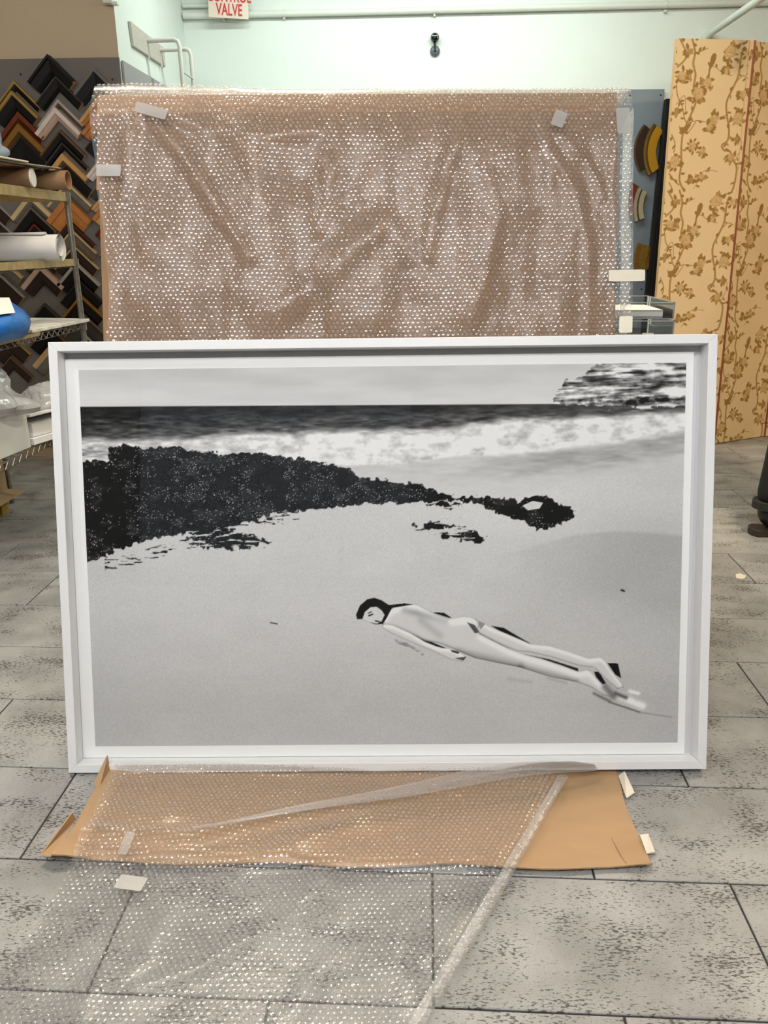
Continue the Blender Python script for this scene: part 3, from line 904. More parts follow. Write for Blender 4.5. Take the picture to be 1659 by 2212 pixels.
# bent-up flaps on the short edges
def flap(pts, name, m):
    q = [Vector(p_) - Vector((ccx, ccy, 0)) for p_ in pts]
    n = (q[1] - q[0]).cross(q[2] - q[0]).normalized() * 0.003
    return MB().hexa([tuple(v) for v in q], [tuple(v + n) for v in q]).build(name, m, cs_)
flap([(-0.772, 1.29, 0.030), (-0.772, 1.41, 0.024), (-0.772, 1.40, 0.050), (-0.800, 1.30, 0.024)], 'edge_flap', M_CARD2)
flap([(-0.768, 1.53, 0.010), (-0.768, 1.600, 0.010), (-0.775, 1.612, 0.045), (-0.785, 1.545, 0.014)], 'edge_flap', M_CARD2)
flap([(0.486, 1.555, 0.012), (0.486, 1.635, 0.012), (0.497, 1.628, 0.030), (0.507, 1.570, 0.016)], 'edge_flap', M_PAPERTAPE)
flap([(0.486, 1.375, 0.014), (0.486, 1.430, 0.014), (0.502, 1.425, 0.022), (0.507, 1.385, 0.010)], 'edge_flap', M_PAPERTAPE)
cz = [float(card_z(0.436, yy)) for yy in (1.345, 1.43)]
MB().hexa([(0.434 - ccx, 1.345 - ccy, cz[0] - 0.001), (0.438 - ccx, 1.345 - ccy, cz[0] - 0.001), (0.428 - ccx, 1.43 - ccy, cz[1] - 0.001), (0.424 - ccx, 1.43 - ccy, cz[1] - 0.001)], [(0.435 - ccx, 1.345 - ccy, cz[0] + 0.0015), (0.437 - ccx, 1.345 - ccy, cz[0] + 0.0015), (0.427 - ccx, 1.43 - ccy, cz[1] + 0.0015), (0.425 - ccx, 1.43 - ccy, cz[1] + 0.0015)]).build('crease', M_CARD2, cs_)

bw = empty('bubble_wrap_sheet', (-0.25, 1.2, 0.0))
tag(bw, 'loose sheet of clear bubble wrap spilling from under the frame over the floor', 'bubble wrap')
BO = np.array([-0.25, 1.2, 0.0])
LE = np.array([(1.640, -0.742), (1.601, -0.745), (1.298, -0.726), (1.225, -0.728), (1.11, -0.737), (1.04, -0.754), (0.85, -0.80), (0.70, -0.84)])
RE = np.array([(1.640, 0.40), (1.619, 0.366), (1.328, 0.211), (1.093, 0.084), (0.976, 0.021), (0.85, -0.045), (0.70, -0.12)])
def le(y): return np.interp(y, LE[::-1, 0], LE[::-1, 1])
def re_(y): return np.interp(y, RE[::-1, 0], RE[::-1, 1])
FSEG = []
FSEG += chain([(-0.728,1.357),(-0.609,1.357),(-0.485,1.352),(-0.392,1.388),(-0.297,1.435),(-0.174,1.465),(-0.005,1.511),(0.16,1.566),(0.332,1.618)], 0.022, 0.018)
FSEG += chain([(-0.174,1.465),(-0.005,1.5),(0.158,1.543),(0.306,1.591)], 0.014, 0.03)
FSEG += chain([(-0.333,1.303),(-0.262,1.346),(-0.149,1.421),(-0.004,1.465)], 0.016, 0.03)
FSEG += chain([(-0.181,1.179),(-0.251,1.165),(-0.296,1.121),(-0.391,1.047),(-0.486,1.006)], 0.016, 0.022)
FSEG += chain([(0.177,1.277),(0.088,1.192),(0.025,1.095)], 0.012, 0.02)
FSEG += chain([(-0.222,1.211),(-0.171,1.255),(-0.202,1.272)], 0.014, 0.022)
FSEG += chain([(-0.663,1.146),(-0.556,1.058),(-0.565,0.976)], 0.014, 0.025)
FSEG += chain([(-0.493,1.154),(-0.492,1.071),(-0.517,1.023)], 0.012, 0.022)
FSEG += chain([(-0.204,0.976),(-0.181,1.048),(-0.121,1.108)], 0.014, 0.025)
FSEG += chain([(-0.707,1.571),(-0.459,1.585),(-0.119,1.597),(0.221,1.623)], 0.010, 0.014)
FSEG += chain([(-0.72,1.455),(-0.593,1.401),(-0.525,1.419)], 0.008, 0.02)
FSEG += chain([(0.001,1.002),(-0.034,1.083),(-0.019,1.176)], 0.010, 0.025)
FN = vnoise((512, 512), (40, 56), np.random.default_rng(23), 3, 0.45)
def fnoise(x, y):
    return bilerp(FN, y / 2.0 * 500, (x + 1.0) / 2.0 * 500)
def bw_surface(x, y):
    on = smooth(1.285, 1.315, y) * smooth(0.52, 0.48, x)
    z = 0.004 + on * 0.017
    z = z + 0.6 * ridges(x, y, FSEG) + 0.022 * fnoise(x, y)
    edge = smooth(0.0, 0.05, re_(y) - x)
    z = z * (0.55 + 0.45 * edge) + 0.010 * np.exp(-((re_(y) - x) / 0.022) ** 2)
    z = z + on * 0.012 * smooth(-0.70, -0.76, x)
    return np.stack([x - BO[0], y - BO[1], z], -1)
nu, nv = 200, 170
T_, Yg = np.meshgrid(np.linspace(0, 1, nu), np.linspace(0.70, 1.612, nv))
Xg = le(Yg) + (re_(Yg) - le(Yg)) * T_
wfilm = np_mesh('wrap_film', bw_surface(Xg, Yg).reshape(-1, 3), grid_quads(nu, nv), None, M_FILM, bw, True)
pitch = 0.0118
pts = []
for i, y in enumerate(np.arange(0.70, 1.612, pitch * 0.866)):
    x = np.arange(-0.95 + (pitch / 2 if i % 2 else 0), 0.5, pitch)
    pts.append(np.stack([x, np.full_like(x, y)], 1))
pts = np.concatenate(pts)
th = math.radians(4)
pts = (pts - [-.2, 1.2]) @ np.array([[math.cos(th), math.sin(th)], [-math.sin(th), math.cos(th)]]) + [-.2, 1.2]
pts = pts[(pts[:, 0] > le(pts[:, 1]) + 0.006) & (pts[:, 0] < re_(pts[:, 1]) - 0.006) & (pts[:, 1] > 0.70) & (pts[:, 1] < 1.606)]
pts += RNG.normal(0, 0.0005, pts.shape)
bubble_mesh('wrap_bubbles', bw_surface(pts[:, 0], pts[:, 1]), normals(bw_surface, pts[:, 0], pts[:, 1]), 0.0053, 0.0042, wfilm)
# doubled, whitish edge of the sheet
ye = np.linspace(1.60, 0.72, 60)
wd_ = 0.020 + 0.010 * (1.6 - ye)
xe = re_(ye)
vs_ = []
for fr_, dz_ in ((-1.0, 0.0055), (-0.5, 0.0065), (0.0, 0.005), (0.12, 0.001)):
    q_ = bw_surface(xe + fr_ * wd_, ye)
    q_[:, 2] += dz_
    vs_.append(q_)
np_mesh('doubled_edge', np.stack(vs_, 1).reshape(-1, 3), grid_quads(4, 60), None, film_mat('sheet_edge_film', 0.35, 0.16, (0.99, 0.985, 0.985), ior=1.4, bump=0.9, bscale=70, fmax=0.3), bw, True)
# whitish gathered fold of doubled film running to the frame's lower corner
gf = MB()
gp = [(-0.486,1.355),(-0.392,1.39),(-0.297,1.436),(-0.174,1.468),(-0.005,1.516),(0.16,1.573),(0.309,1.613),(0.432,1.644)]
gw = [0.004, 0.006, 0.009, 0.014, 0.024, 0.028, 0.026, 0.020]
vs, fs = [], []
for i, ((x, y), w) in enumerate(zip(gp, gw)):
    zc = float(bw_surface(np.array([x]), np.array([y]))[0, 2])
    for k in range(5):
        a = -1 + k / 2
        vs.append((x - BO[0] - 0.15 * a * w, y - BO[1] + a * w, zc + 0.007 + 0.006 * (1 - a * a) + 0.002 * math.sin(i * 2.1 + k)))
for i in range(len(gp) - 1):
    for k in range(4):
        fs.append((i * 5 + k, i * 5 + k + 1, (i + 1) * 5 + k + 1, (i + 1) * 5 + k))
gf.add(vs, fs)
go = gf.build('gathered_fold', M_EDGEFILM, bw, True)
go.modifiers.new('subdivision', 'SUBSURF').levels = 2
go.modifiers['subdivision'].render_levels = 2
for (x, y), w, h, rot, m in (([(-0.579,1.232)][0], 0.060, 0.034, -8, M_TAPE), ([(-0.619,1.323)][0], 0.020, 0.05, -4, M_EDGEFILM)):
    tape(bw, 'tape_strip', x, y, w, h, rot, bw_surface, m, 0.007)

# ------------------------------------------------------------------ the wall of frame corner samples
def board(name, a, b, m, label, cat, screws):
    r = empty(name, a)
    tag(r, label, cat)
    MB().box((0, 0, 0), tuple(b[i] - a[i] for i in range(3))).build('panel', m, r, bevel=0.002)
    for x, z in screws:
        MB().tube([(x - a[0], -0.001, z - a[2]), (x - a[0], 0.004, z - a[2])], 0.006, 8).build('screw', M_BLACK, r)
    return r
board('sample_board', (-2.75, 4.583, 0.08), (-1.615, 4.597, 2.163), M_GREYBOARD, 'dark grey painted board carrying the frame corner samples', 'wall board', [(-2.15, 2.09), (-1.66, 2.06), (-2.5, 2.09)])
rb = empty('side_board', (-1.617, 4.62, 0.5))
tag(rb, 'pale grey board on the short side wall under the pipe bracket', 'wall board')
MB().box((0, 0, 0), (0.012, 0.75, 1.655)).build('panel', mat('pale_grey_paint', rgb(160, 158, 158), 0.8), rb, bevel=0.002)

SWATCH = {
    'black': rgb(10, 9, 9), 'gold': rgb(166, 134, 74), 'redbrown': rgb(112, 50, 26), 'bronze': rgb(140, 98, 36), 'greybrown': rgb(110, 96, 82),
    'silver': rgb(176, 168, 158), 'white': rgb(226, 212, 204), 'darkbrown': rgb(52, 38, 30), 'brown': rgb(104, 78, 52), 'lightwood': rgb(206, 158, 98),
    'orange': rgb(190, 122, 62), 'cream': rgb(212, 188, 138), 'grey': rgb(112, 108, 102), 'mahogany': rgb(88, 36, 18), 'pink': rgb(206, 176, 158), 'darkgrey': rgb(62, 58, 54),
    'tan': rgb(196, 164, 120),
}
for k, c in SWATCH.items():
    mat('moulding_' + k, c, 0.5, 0.0, var=0.12, vscale=30, spec=0.3, stretch=(1, 1, 1))
WORDS = {'black': 'black', 'gold': 'gold', 'redbrown': 'red-brown', 'bronze': 'bronze', 'greybrown': 'grey-brown', 'silver': 'silver', 'white': 'off-white', 'darkbrown': 'dark brown', 'brown': 'brown', 'lightwood': 'light wood', 'orange': 'orange wood', 'cream': 'cream', 'grey': 'grey', 'mahogany': 'mahogany', 'pink': 'pinkish', 'darkgrey': 'charcoal', 'tan': 'tan'}
ORD = ['topmost', 'second', 'third', 'fourth', 'fifth', 'sixth', 'seventh', 'eighth', 'ninth', 'tenth', 'eleventh', 'twelfth', 'thirteenth', 'fourteenth', 'fifteenth', 'sixteenth', 'seventeenth', 'eighteenth', 'nineteenth', 'twentieth']
def corner_sample(x, z, L, w, d, lipc, facec, lipw, label):
    r = empty('frame_corner_sample', (x, 4.583, z))
    tag(r, label, 'frame sample', 'frame corner samples on the grey board')
    ms = [MATS['moulding_' + facec], MATS['moulding_' + lipc], M_RAWWOOD]
    pr = [(0, 0), (0, d), (lipw, d), (lipw + 0.002, d * 0.8), (w * 0.75, d * 0.66), (w, d * 0.42), (w, 0)]
    segm = [1, 1, 1, 0, 0, 0]
    q = 1 / math.sqrt(2)
    for sg in (1, -1):
        mb = MB()
        vs = []
        for s_end in (0, 1):
            for a, h in pr:
                s = a if s_end == 0 else L
                px_, pz_ = (s - a) * q, -(s + a) * q
                vs.append((sg * px_, -h, pz_))
        n = len(pr)
        fs = [(i, i + 1, n + i + 1, n + i) for i in range(n - 1)] + [tuple(range(n)), tuple(range(n, 2 * n)), (n - 1, 0, n, 2 * n - 1)]
        mb.add(vs, fs, segm + [2, 2, 0])
        mb.build('rail', ms, r)
    return r
# per column: peak position (x, z), lip colour, face colour, lip width, depth, fill of the gap below
COLS = [
    ('far-edge column', 0.168, [
        ([(-2.43,1.916)], 'gold', 'black', .010, .030, .9), ([(-2.436,1.781)], 'silver', 'darkgrey', .008, .028, .9), ([(-2.426,1.666)], 'brown', 'darkbrown', .008, .03, .9),
        ([(-2.423,1.502)], 'silver', 'darkbrown', .004, .032, .95), ([(-2.423,1.406)], 'silver', 'darkbrown', .004, .03, .95), ([(-2.421,1.296)], 'silver', 'darkbrown', .004, .03, .95),
        ([(-2.408,1.18)], 'cream', 'grey', .012, .03, .9), ([(-2.418,1.072)], 'silver', 'darkbrown', .005, .03, .95), ([(-2.427,0.906)], 'brown', 'black', .006, .03, .95), ([(-2.43,0.748)], 'gold', 'darkbrown', .005, .028, .95), ([(-2.435,0.614)], 'brown', 'darkbrown', .006, .028, .95)]),
    ('column of the bronze sample', 0.178, [
        ([(-2.184,2.057)], 'gold', 'black', .009, .022, .95), ([(-2.197,2.009)], 'gold', 'black', .014, .040, .97), ([(-2.182,1.911)], 'redbrown', 'mahogany', .022, .030, .97),
        ([(-2.186,1.851)], 'bronze', 'brown', .026, .040, .97), ([(-2.184,1.788)], 'darkbrown', 'black', .006, .034, .97), ([(-2.183,1.659)], 'brown', 'black', .008, .03, .97),
        ([(-2.181,1.505)], 'cream', 'grey', .022, .034, .97), ([(-2.183,1.438)], 'greybrown', 'black', .010, .036, .97), ([(-2.179,1.347)], 'redbrown', 'black', .006, .034, .97), ([(-2.176,1.259)], 'darkgrey', 'darkbrown', .008, .03, .9),
        ([(-2.179,1.135)], 'pink', 'darkbrown', .024, .036, .5), ([(-2.187,0.919)], 'darkgrey', 'black', .01, .03, .95), ([(-2.185,0.801)], 'brown', 'black', .008, .03, .95), ([(-2.179,0.69)], 'tan', 'grey', .03, .036, .95), ([(-2.181,0.561)], 'grey', 'darkgrey', .03, .03, .95)]),
    ('column of the off-white sample', 0.178, [
        ([(-1.974,2.173)], 'black', 'black', .012, .050, .98), ([(-1.949,2.073)], 'darkgrey', 'black', .006, .040, .62), ([(-1.957,1.967)], 'silver', 'brown', .012, .030, .97),
        ([(-1.972,1.927)], 'white', 'pink', .020, .046, .60), ([(-1.967,1.822)], 'brown', 'black', .010, .034, .97), ([(-1.963,1.758)], 'darkgrey', 'black', .006, .030, .62),
        ([(-1.966,1.704)], 'lightwood', 'brown', .024, .040, .97), ([(-1.954,1.637)], 'black', 'black', .008, .042, .97), ([(-1.964,1.565)], 'cream', 'grey', .010, .034, .97),
        ([(-1.975,1.489)], 'orange', 'orange', .030, .042, .98), ([(-1.974,1.36)], 'mahogany', 'darkbrown', .008, .026, .97), ([(-1.969,1.316)], 'cream', 'greybrown', .005, .034, .97),
        ([(-1.97,1.233)], 'cream', 'darkbrown', .005, .03, .97), ([(-1.968,1.147)], 'silver', 'black', .014, .036, .97), ([(-1.965,1.049)], 'darkbrown', 'black', .006, .03, .97), ([(-1.965,0.967)], 'bronze', 'black', .012, .032, .97),
        ([(-1.963,0.859)], 'greybrown', 'darkgrey', .006, .034, .97), ([(-1.966,0.736)], 'silver', 'black', .006, .03, .97)]),
    ('column beside the package', 0.178, [
        ([(-1.745,2.112)], 'grey', 'black', .012, .034, .80), ([(-1.726,1.986)], 'lightwood', 'orange', .016, .038, .97), ([(-1.721,1.926)], 'orange', 'orange', .018, .040, .97), ([(-1.715,1.851)], 'darkbrown', 'black', .008, .034, .97),
        ([(-1.724,1.715)], 'white', 'white', .016, .034, .6), ([(-1.722,1.623)], 'greybrown', 'darkgrey', .008, .03, .97), ([(-1.718,1.549)], 'lightwood', 'tan', .012, .03, .97), ([(-1.719,1.497)], 'orange', 'lightwood', .020, .034, .97),
        ([(-1.713,1.414)], 'mahogany', 'redbrown', .012, .036, .97), ([(-1.71,1.306)], 'grey', 'darkgrey', .012, .034, .97), ([(-1.709,1.183)], 'darkbrown', 'black', .010, .03, .97), ([(-1.71,1.033)], 'grey', 'darkbrown', .01, .03, .97), ([(-1.711,0.854)], 'silver', 'grey', .01, .03, .97)]),
]
for cname, L, rows_ in COLS:
    for i, (pp, lipc, facec, lipw, d, fill) in enumerate(rows_):
        (x, z) = pp[0]
        gap = (z - rows_[i + 1][0][0][1]) if i + 1 < len(rows_) else 0.08
        w = max(min(gap * 0.707 * fill, 0.085), lipw + 0.004)
        a, b = WORDS[lipc], WORDS[facec]
        tone = a + ' frame corner sample' if a == b else b + ' frame corner sample with ' + a + ' rim'
        corner_sample(x, z, L, w, d, lipc, facec, lipw, f'{tone}, {ORD[i]} in the {cname}')

# ------------------------------------------------------------------ things on the white walls
# pipe bracket on the short side wall
pb = empty('pipe_bracket', (-1.62, 5.08, 2.26))
tag(pb, 'white painted tube bracket on a wooden plank on the short side wall', 'bracket')
MB().prism([(-0.29, 0.115), (-0.27, 0.0), (0.285, -0.0), (0.285, 0.105)], 0, 0.016).build('plank', mat('painted_plank', rgb(196, 190, 180), 0.7, var=0.08, vscale=20, stretch=(1, 6, 6)), pb, bevel=0.003)
pb.children[0].rotation_euler = (0, 0, math.pi / 2)
pb.children[0].location = (0.017, 0, 0)
M_TUBE = mat('painted_tube', rgb(206, 204, 196), 0.45, var=0.04)
for dy, zz in ((-0.03, 0.075), (0.20, 0.075)):
    MB().tube([(0.016, dy, zz), (0.17, dy, zz + 0.004), (0.192, dy, zz - 0.004), (0.20, dy, zz - 0.03), (0.203, dy, zz - 0.30)], 0.0125, 10).build('tube', M_TUBE, pb, True)
    MB().box((0.014, dy - 0.006, zz - 0.09), (0.021, dy + 0.006, zz + 0.03)).build('mounting_strap', M_TUBE, pb)
MB().tube([(0.203, -0.03, -0.08), (0.203, 0.20, -0.08)], 0.006, 8).build('crossbar', M_TUBE, pb, True)

# conduit along the back wall
M_PIPE = mat('wall_painted_pipe', rgb(222, 226, 216), 0.55, var=0.03)
cp = empty('conduit_pipe', (0.3, 5.87, 2.655))
tag(cp, 'painted conduit pipe running along the top of the back wall', 'pipe')
MB().tube([(-1.91, 0, -0.004), (3.3, 0, 0.018)], 0.020, 12).build('pipe', M_PIPE, cp, True)
for x in (-1.65, -1.25, -0.27, 1.2):
    MB().tube([(x, 0, -0.002 + 0.0042 * (x + 1.9)), (x + 0.012, 0, -0.002 + 0.0042 * (x + 1.9))], 0.0235, 12).box((x, -0.002, -0.03), (x + 0.012, 0.03, -0.018)).build('pipe_clamp', M_PIPE, cp, True)
cp2 = empty('upper_conduit', (-1.4, 5.88, 2.71))
tag(cp2, 'short painted pipe above the conduit behind the control valve sign', 'pipe')
MB().tube([(-0.21, 0, 0), (0.15, 0, 0), (0.18, 0, -0.01), (0.20, 0, -0.04)], 0.014, 10).build('pipe', M_PIPE, cp2, True)
dp = empty('sprinkler_pipe', (1.79, 5.8, 2.49))
tag(dp, 'white sprinkler pipe slanting up from behind the floral screen', 'pipe')
MB().tube([(0, 0.09, -0.01), (0, 0, 0.0), (-0.016, -0.80, -0.021 + 0.0), (-0.03, -1.5, -0.03)], 0.021, 12).build('pipe', M_PIPE, dp, True)
MB().tube([(0, 0.06, -0.008), (0, 0.095, -0.012)], 0.035, 14).build('wall_flange', M_PIPE, dp, True)

# control valve sign hanging from the conduit
sg_ = empty('control_valve_sign', (-1.290, 5.80, 2.722))
tag(sg_, 'white metal sign with red lettering hanging from the conduit', 'sign')
sg_.rotation_euler = (0, math.radians(2.5), math.radians(6))
MB().box((-0.128, 0, -0.105), (0.128, 0.003, 0.16)).build('plate', mat('sign_enamel', rgb(226, 208, 192), 0.4, var=0.03), sg_, bevel=0.002)
M_RED = mat('sign_red', rgb(196, 38, 40), 0.5)
def text_mesh(name, body, size, loc, parent, m, sx=1.0, depth=0.001):
    cu = bpy.data.curves.new(name, 'FONT')
    cu.body = body
    cu.size = size
    cu.align_x = 'CENTER'
    cu.extrude = depth
    cu.offset = 0.0016
    tmp = bpy.data.objects.new(name, cu)
    COL.objects.link(tmp)
    dg = bpy.context.evaluated_depsgraph_get()
    me = bpy.data.meshes.new_from_object(tmp.evaluated_get(dg))
    bpy.data.objects.remove(tmp)
    me.name = name
    o = bpy.data.objects.new(name, me)
    COL.objects.link(o)
    me.materials.clear()
    me.materials.append(m)
    o.parent = parent
    o.location = loc
    o.rotation_euler = (math.pi / 2, 0, 0)
    o.scale = (sx, 1, 1)
    return o
text_mesh('lettering', 'VALVE', 0.094, (0.005, -0.0012, -0.088), sg_, M_RED, 0.62)
text_mesh('lettering', 'CONTROL', 0.094, (0.005, -0.0012, -0.012), sg_, M_RED, 0.62)
MB().tube([(-0.10, 0.001, 0.15), (-0.10, 0.03, 0.16)], 0.002, 6).tube([(0.10, 0.001, 0.15), (0.10, 0.03, 0.16)], 0.002, 6).build('hanging_wire', M_PIPE, sg_)

# suction-cup hook on the wall
hk = empty('suction_cup_hook', (0.043, 5.885, 2.43))
tag(hk, 'small black knob with a grey suction cup on the white back wall', 'hook')
def lathe(name, prof_, m, parent, axis='y', n=20, loc=None):
    mb = MB()
    vs, fs = [], []
    for r_, h_ in prof_:
        for k in range(n):
            a = 2 * math.pi * k / n
            c, s = r_ * math.cos(a), r_ * math.sin(a)
            vs.append((c, h_, s) if axis == 'y' else ((c, s, h_) if axis == 'z' else (h_, c, s)))
    for i in range(len(prof_) - 1):
        for k in range(n):
            fs.append((i * n + k, i * n + (k + 1) % n, (i + 1) * n + (k + 1) % n, (i + 1) * n + k))
    fs.append(tuple(range(n)))
    fs.append(tuple((len(prof_) - 1) * n + k for k in range(n)))
    mb.add(vs, fs)
    return mb.build(name, m, parent, True, loc=loc)
lathe('suction_cup', [(0.010, -0.014), (0.022, -0.010), (0.032, 0.0), (0.033, 0.012)], mat('smoky_rubber', rgb(96, 104, 112), 0.25), hk)
lathe('cup_button', [(0.004, -0.020), (0.009, -0.018), (0.010, -0.012)], M_BLACK, hk)
lathe('knob', [(0.006, -0.044), (0.020, -0.040), (0.028, -0.026), (0.028, -0.012), (0.018, 0.0), (0.008, 0.01)], mat('gloss_black', rgb(12, 12, 12), 0.12), hk, loc=(-0.002, 0, 0.072))
MB().tube([(0, -0.012, 0.0), (-0.001, -0.014, 0.025), (-0.002, -0.014, 0.045)], [0.008, 0.006, 0.008], 8).build('neck', M_BLACK, hk, True)

# little white device at the wall corner
dv = empty('wall_sensor', (-1.64, 4.56, 2.40))
tag(dv, 'small white wall sensor with a dark lens high on the wall corner', 'sensor')
MB().box((-0.02, -0.01, 0.0), (0.03, 0.038, 0.09)).build('housing', M_PIPE, dv, bevel=0.004)
lathe('lens', [(0.004, -0.016), (0.011, -0.012), (0.012, 0.0)], M_BLACK, dv, loc=(-0.003, -0.010, 0.030))
MB().box((0.02, 0.0, -0.004), (0.052, 0.03, 0.008)).build('bracket', M_PIPE, dv)

# boards and curved moulding samples beside the package
b1 = board('curved_sample_board', (1.312, 5.872, 0.35), (1.552, 5.884, 2.186), M_BLUEBOARD, 'blue-grey painted board with curved moulding samples on the back wall', 'wall board', [(1.33, 2.15), (1.53, 2.15), (1.53, 0.92)])
b2 = board('rear_grey_board', (1.05, 5.886, 0.35), (1.34, 5.898, 2.172), M_BLUEBOARD, 'blue-grey board half hidden behind the package and the curved-sample board', 'wall board', [(1.30, 2.14)])
def arc_sample(label, cx_, cz, R, a0, a1, bands):
    r = empty('curved_moulding_sample', (cx_, 5.87, cz))
    tag(r, label, 'frame sample', 'curved moulding samples on the blue-grey board')
    r0 = R
    for wd, dep, m, nm in bands:
        mb = MB()
        n = 14
        vs, fs = [], []
        for i in range(n + 1):
            a = math.radians(a0 + (a1 - a0) * i / n)
            for rr, yy in ((r0, 0), (r0, -dep), (r0 - wd, -dep * 0.85), (r0 - wd, 0)):
                vs.append((rr * math.cos(a), yy, rr * math.sin(a)))
        for i in range(n):
            for k in range(4):
                fs.append((i * 4 + k, i * 4 + (k + 1) % 4, (i + 1) * 4 + (k + 1) % 4, (i + 1) * 4 + k))
        fs += [(0, 1, 2, 3), (4 * n, 4 * n + 3, 4 * n + 2, 4 * n + 1)]
        mb.add(vs, fs)
        mb.build(nm, m, r)
        r0 -= wd
    return r
M_YEL = mat('yellow_ochre_gilt', rgb(206, 150, 36), 0.4, 0.2, var=0.06)
M_GILT = mat('gilt', rgb(168, 140, 70), 0.35, 0.5, var=0.35, vscale=120)
M_SILV = mat('champagne_silver', rgb(206, 196, 168), 0.4, 0.3, var=0.25, vscale=140)
M_ORN = mat('ornate_gold', rgb(160, 118, 50), 0.4, 0.4, var=0.5, vscale=90)
arc_sample('dark brown curved moulding sample beside the package edge', 1.62, 1.83, 0.235, 142, 218, [(0.012, .02, MATS['moulding_brown'], 'inner_rim'), (0.07, .03, MATS['moulding_darkbrown'], 'face')])
arc_sample('ochre yellow curved moulding sample with a beaded gilt rim', 1.73, 1.82, 0.285, 146, 214, [(0.016, .035, M_GILT, 'beaded_rim'), (0.012, .03, MATS['moulding_brown'], 'groove'), (0.056, .03, M_YEL, 'face')])
arc_sample('narrow silver curved moulding sample under the dark brown one', 1.70, 1.475, 0.285, 158, 202, [(0.020, .035, M_SILV, 'beaded_rim'), (0.012, .03, MATS['moulding_brown'], 'groove'), (0.032, .03, M_SILV, 'face')])
arc_sample('reddish wood curved sample half hidden by the package', 1.60, 1.50, 0.235, 150, 205, [(0.05, .02, MATS['moulding_redbrown'], 'face')])
arc_sample('ornate gold curved moulding sample lowest on the blue-grey board', 1.80, 1.135, 0.345, 164, 198, [(0.03, .035, M_ORN, 'ornament_band'), (0.045, .03, M_GILT, 'face'), (0.03, .04, M_ORN, 'outer_ornament')])
# tall ribbed black moulding
bp_ = empty('black_moulding_length', (1.595, 5.82, 0.0))
tag(bp_, 'tall ribbed black moulding length standing between the boards and the floral screen', 'moulding')
MB().box((-0.04, 0.0, 0.0), (0.04, 0.05, 2.12)).build('back', M_BLACK, bp_)
for x in (-0.036, -0.018, 0.0, 0.018):
    MB().box((x, -0.008, 0.0), (x + 0.010, 0.0, 2.12)).build('rib', M_BLACK, bp_)

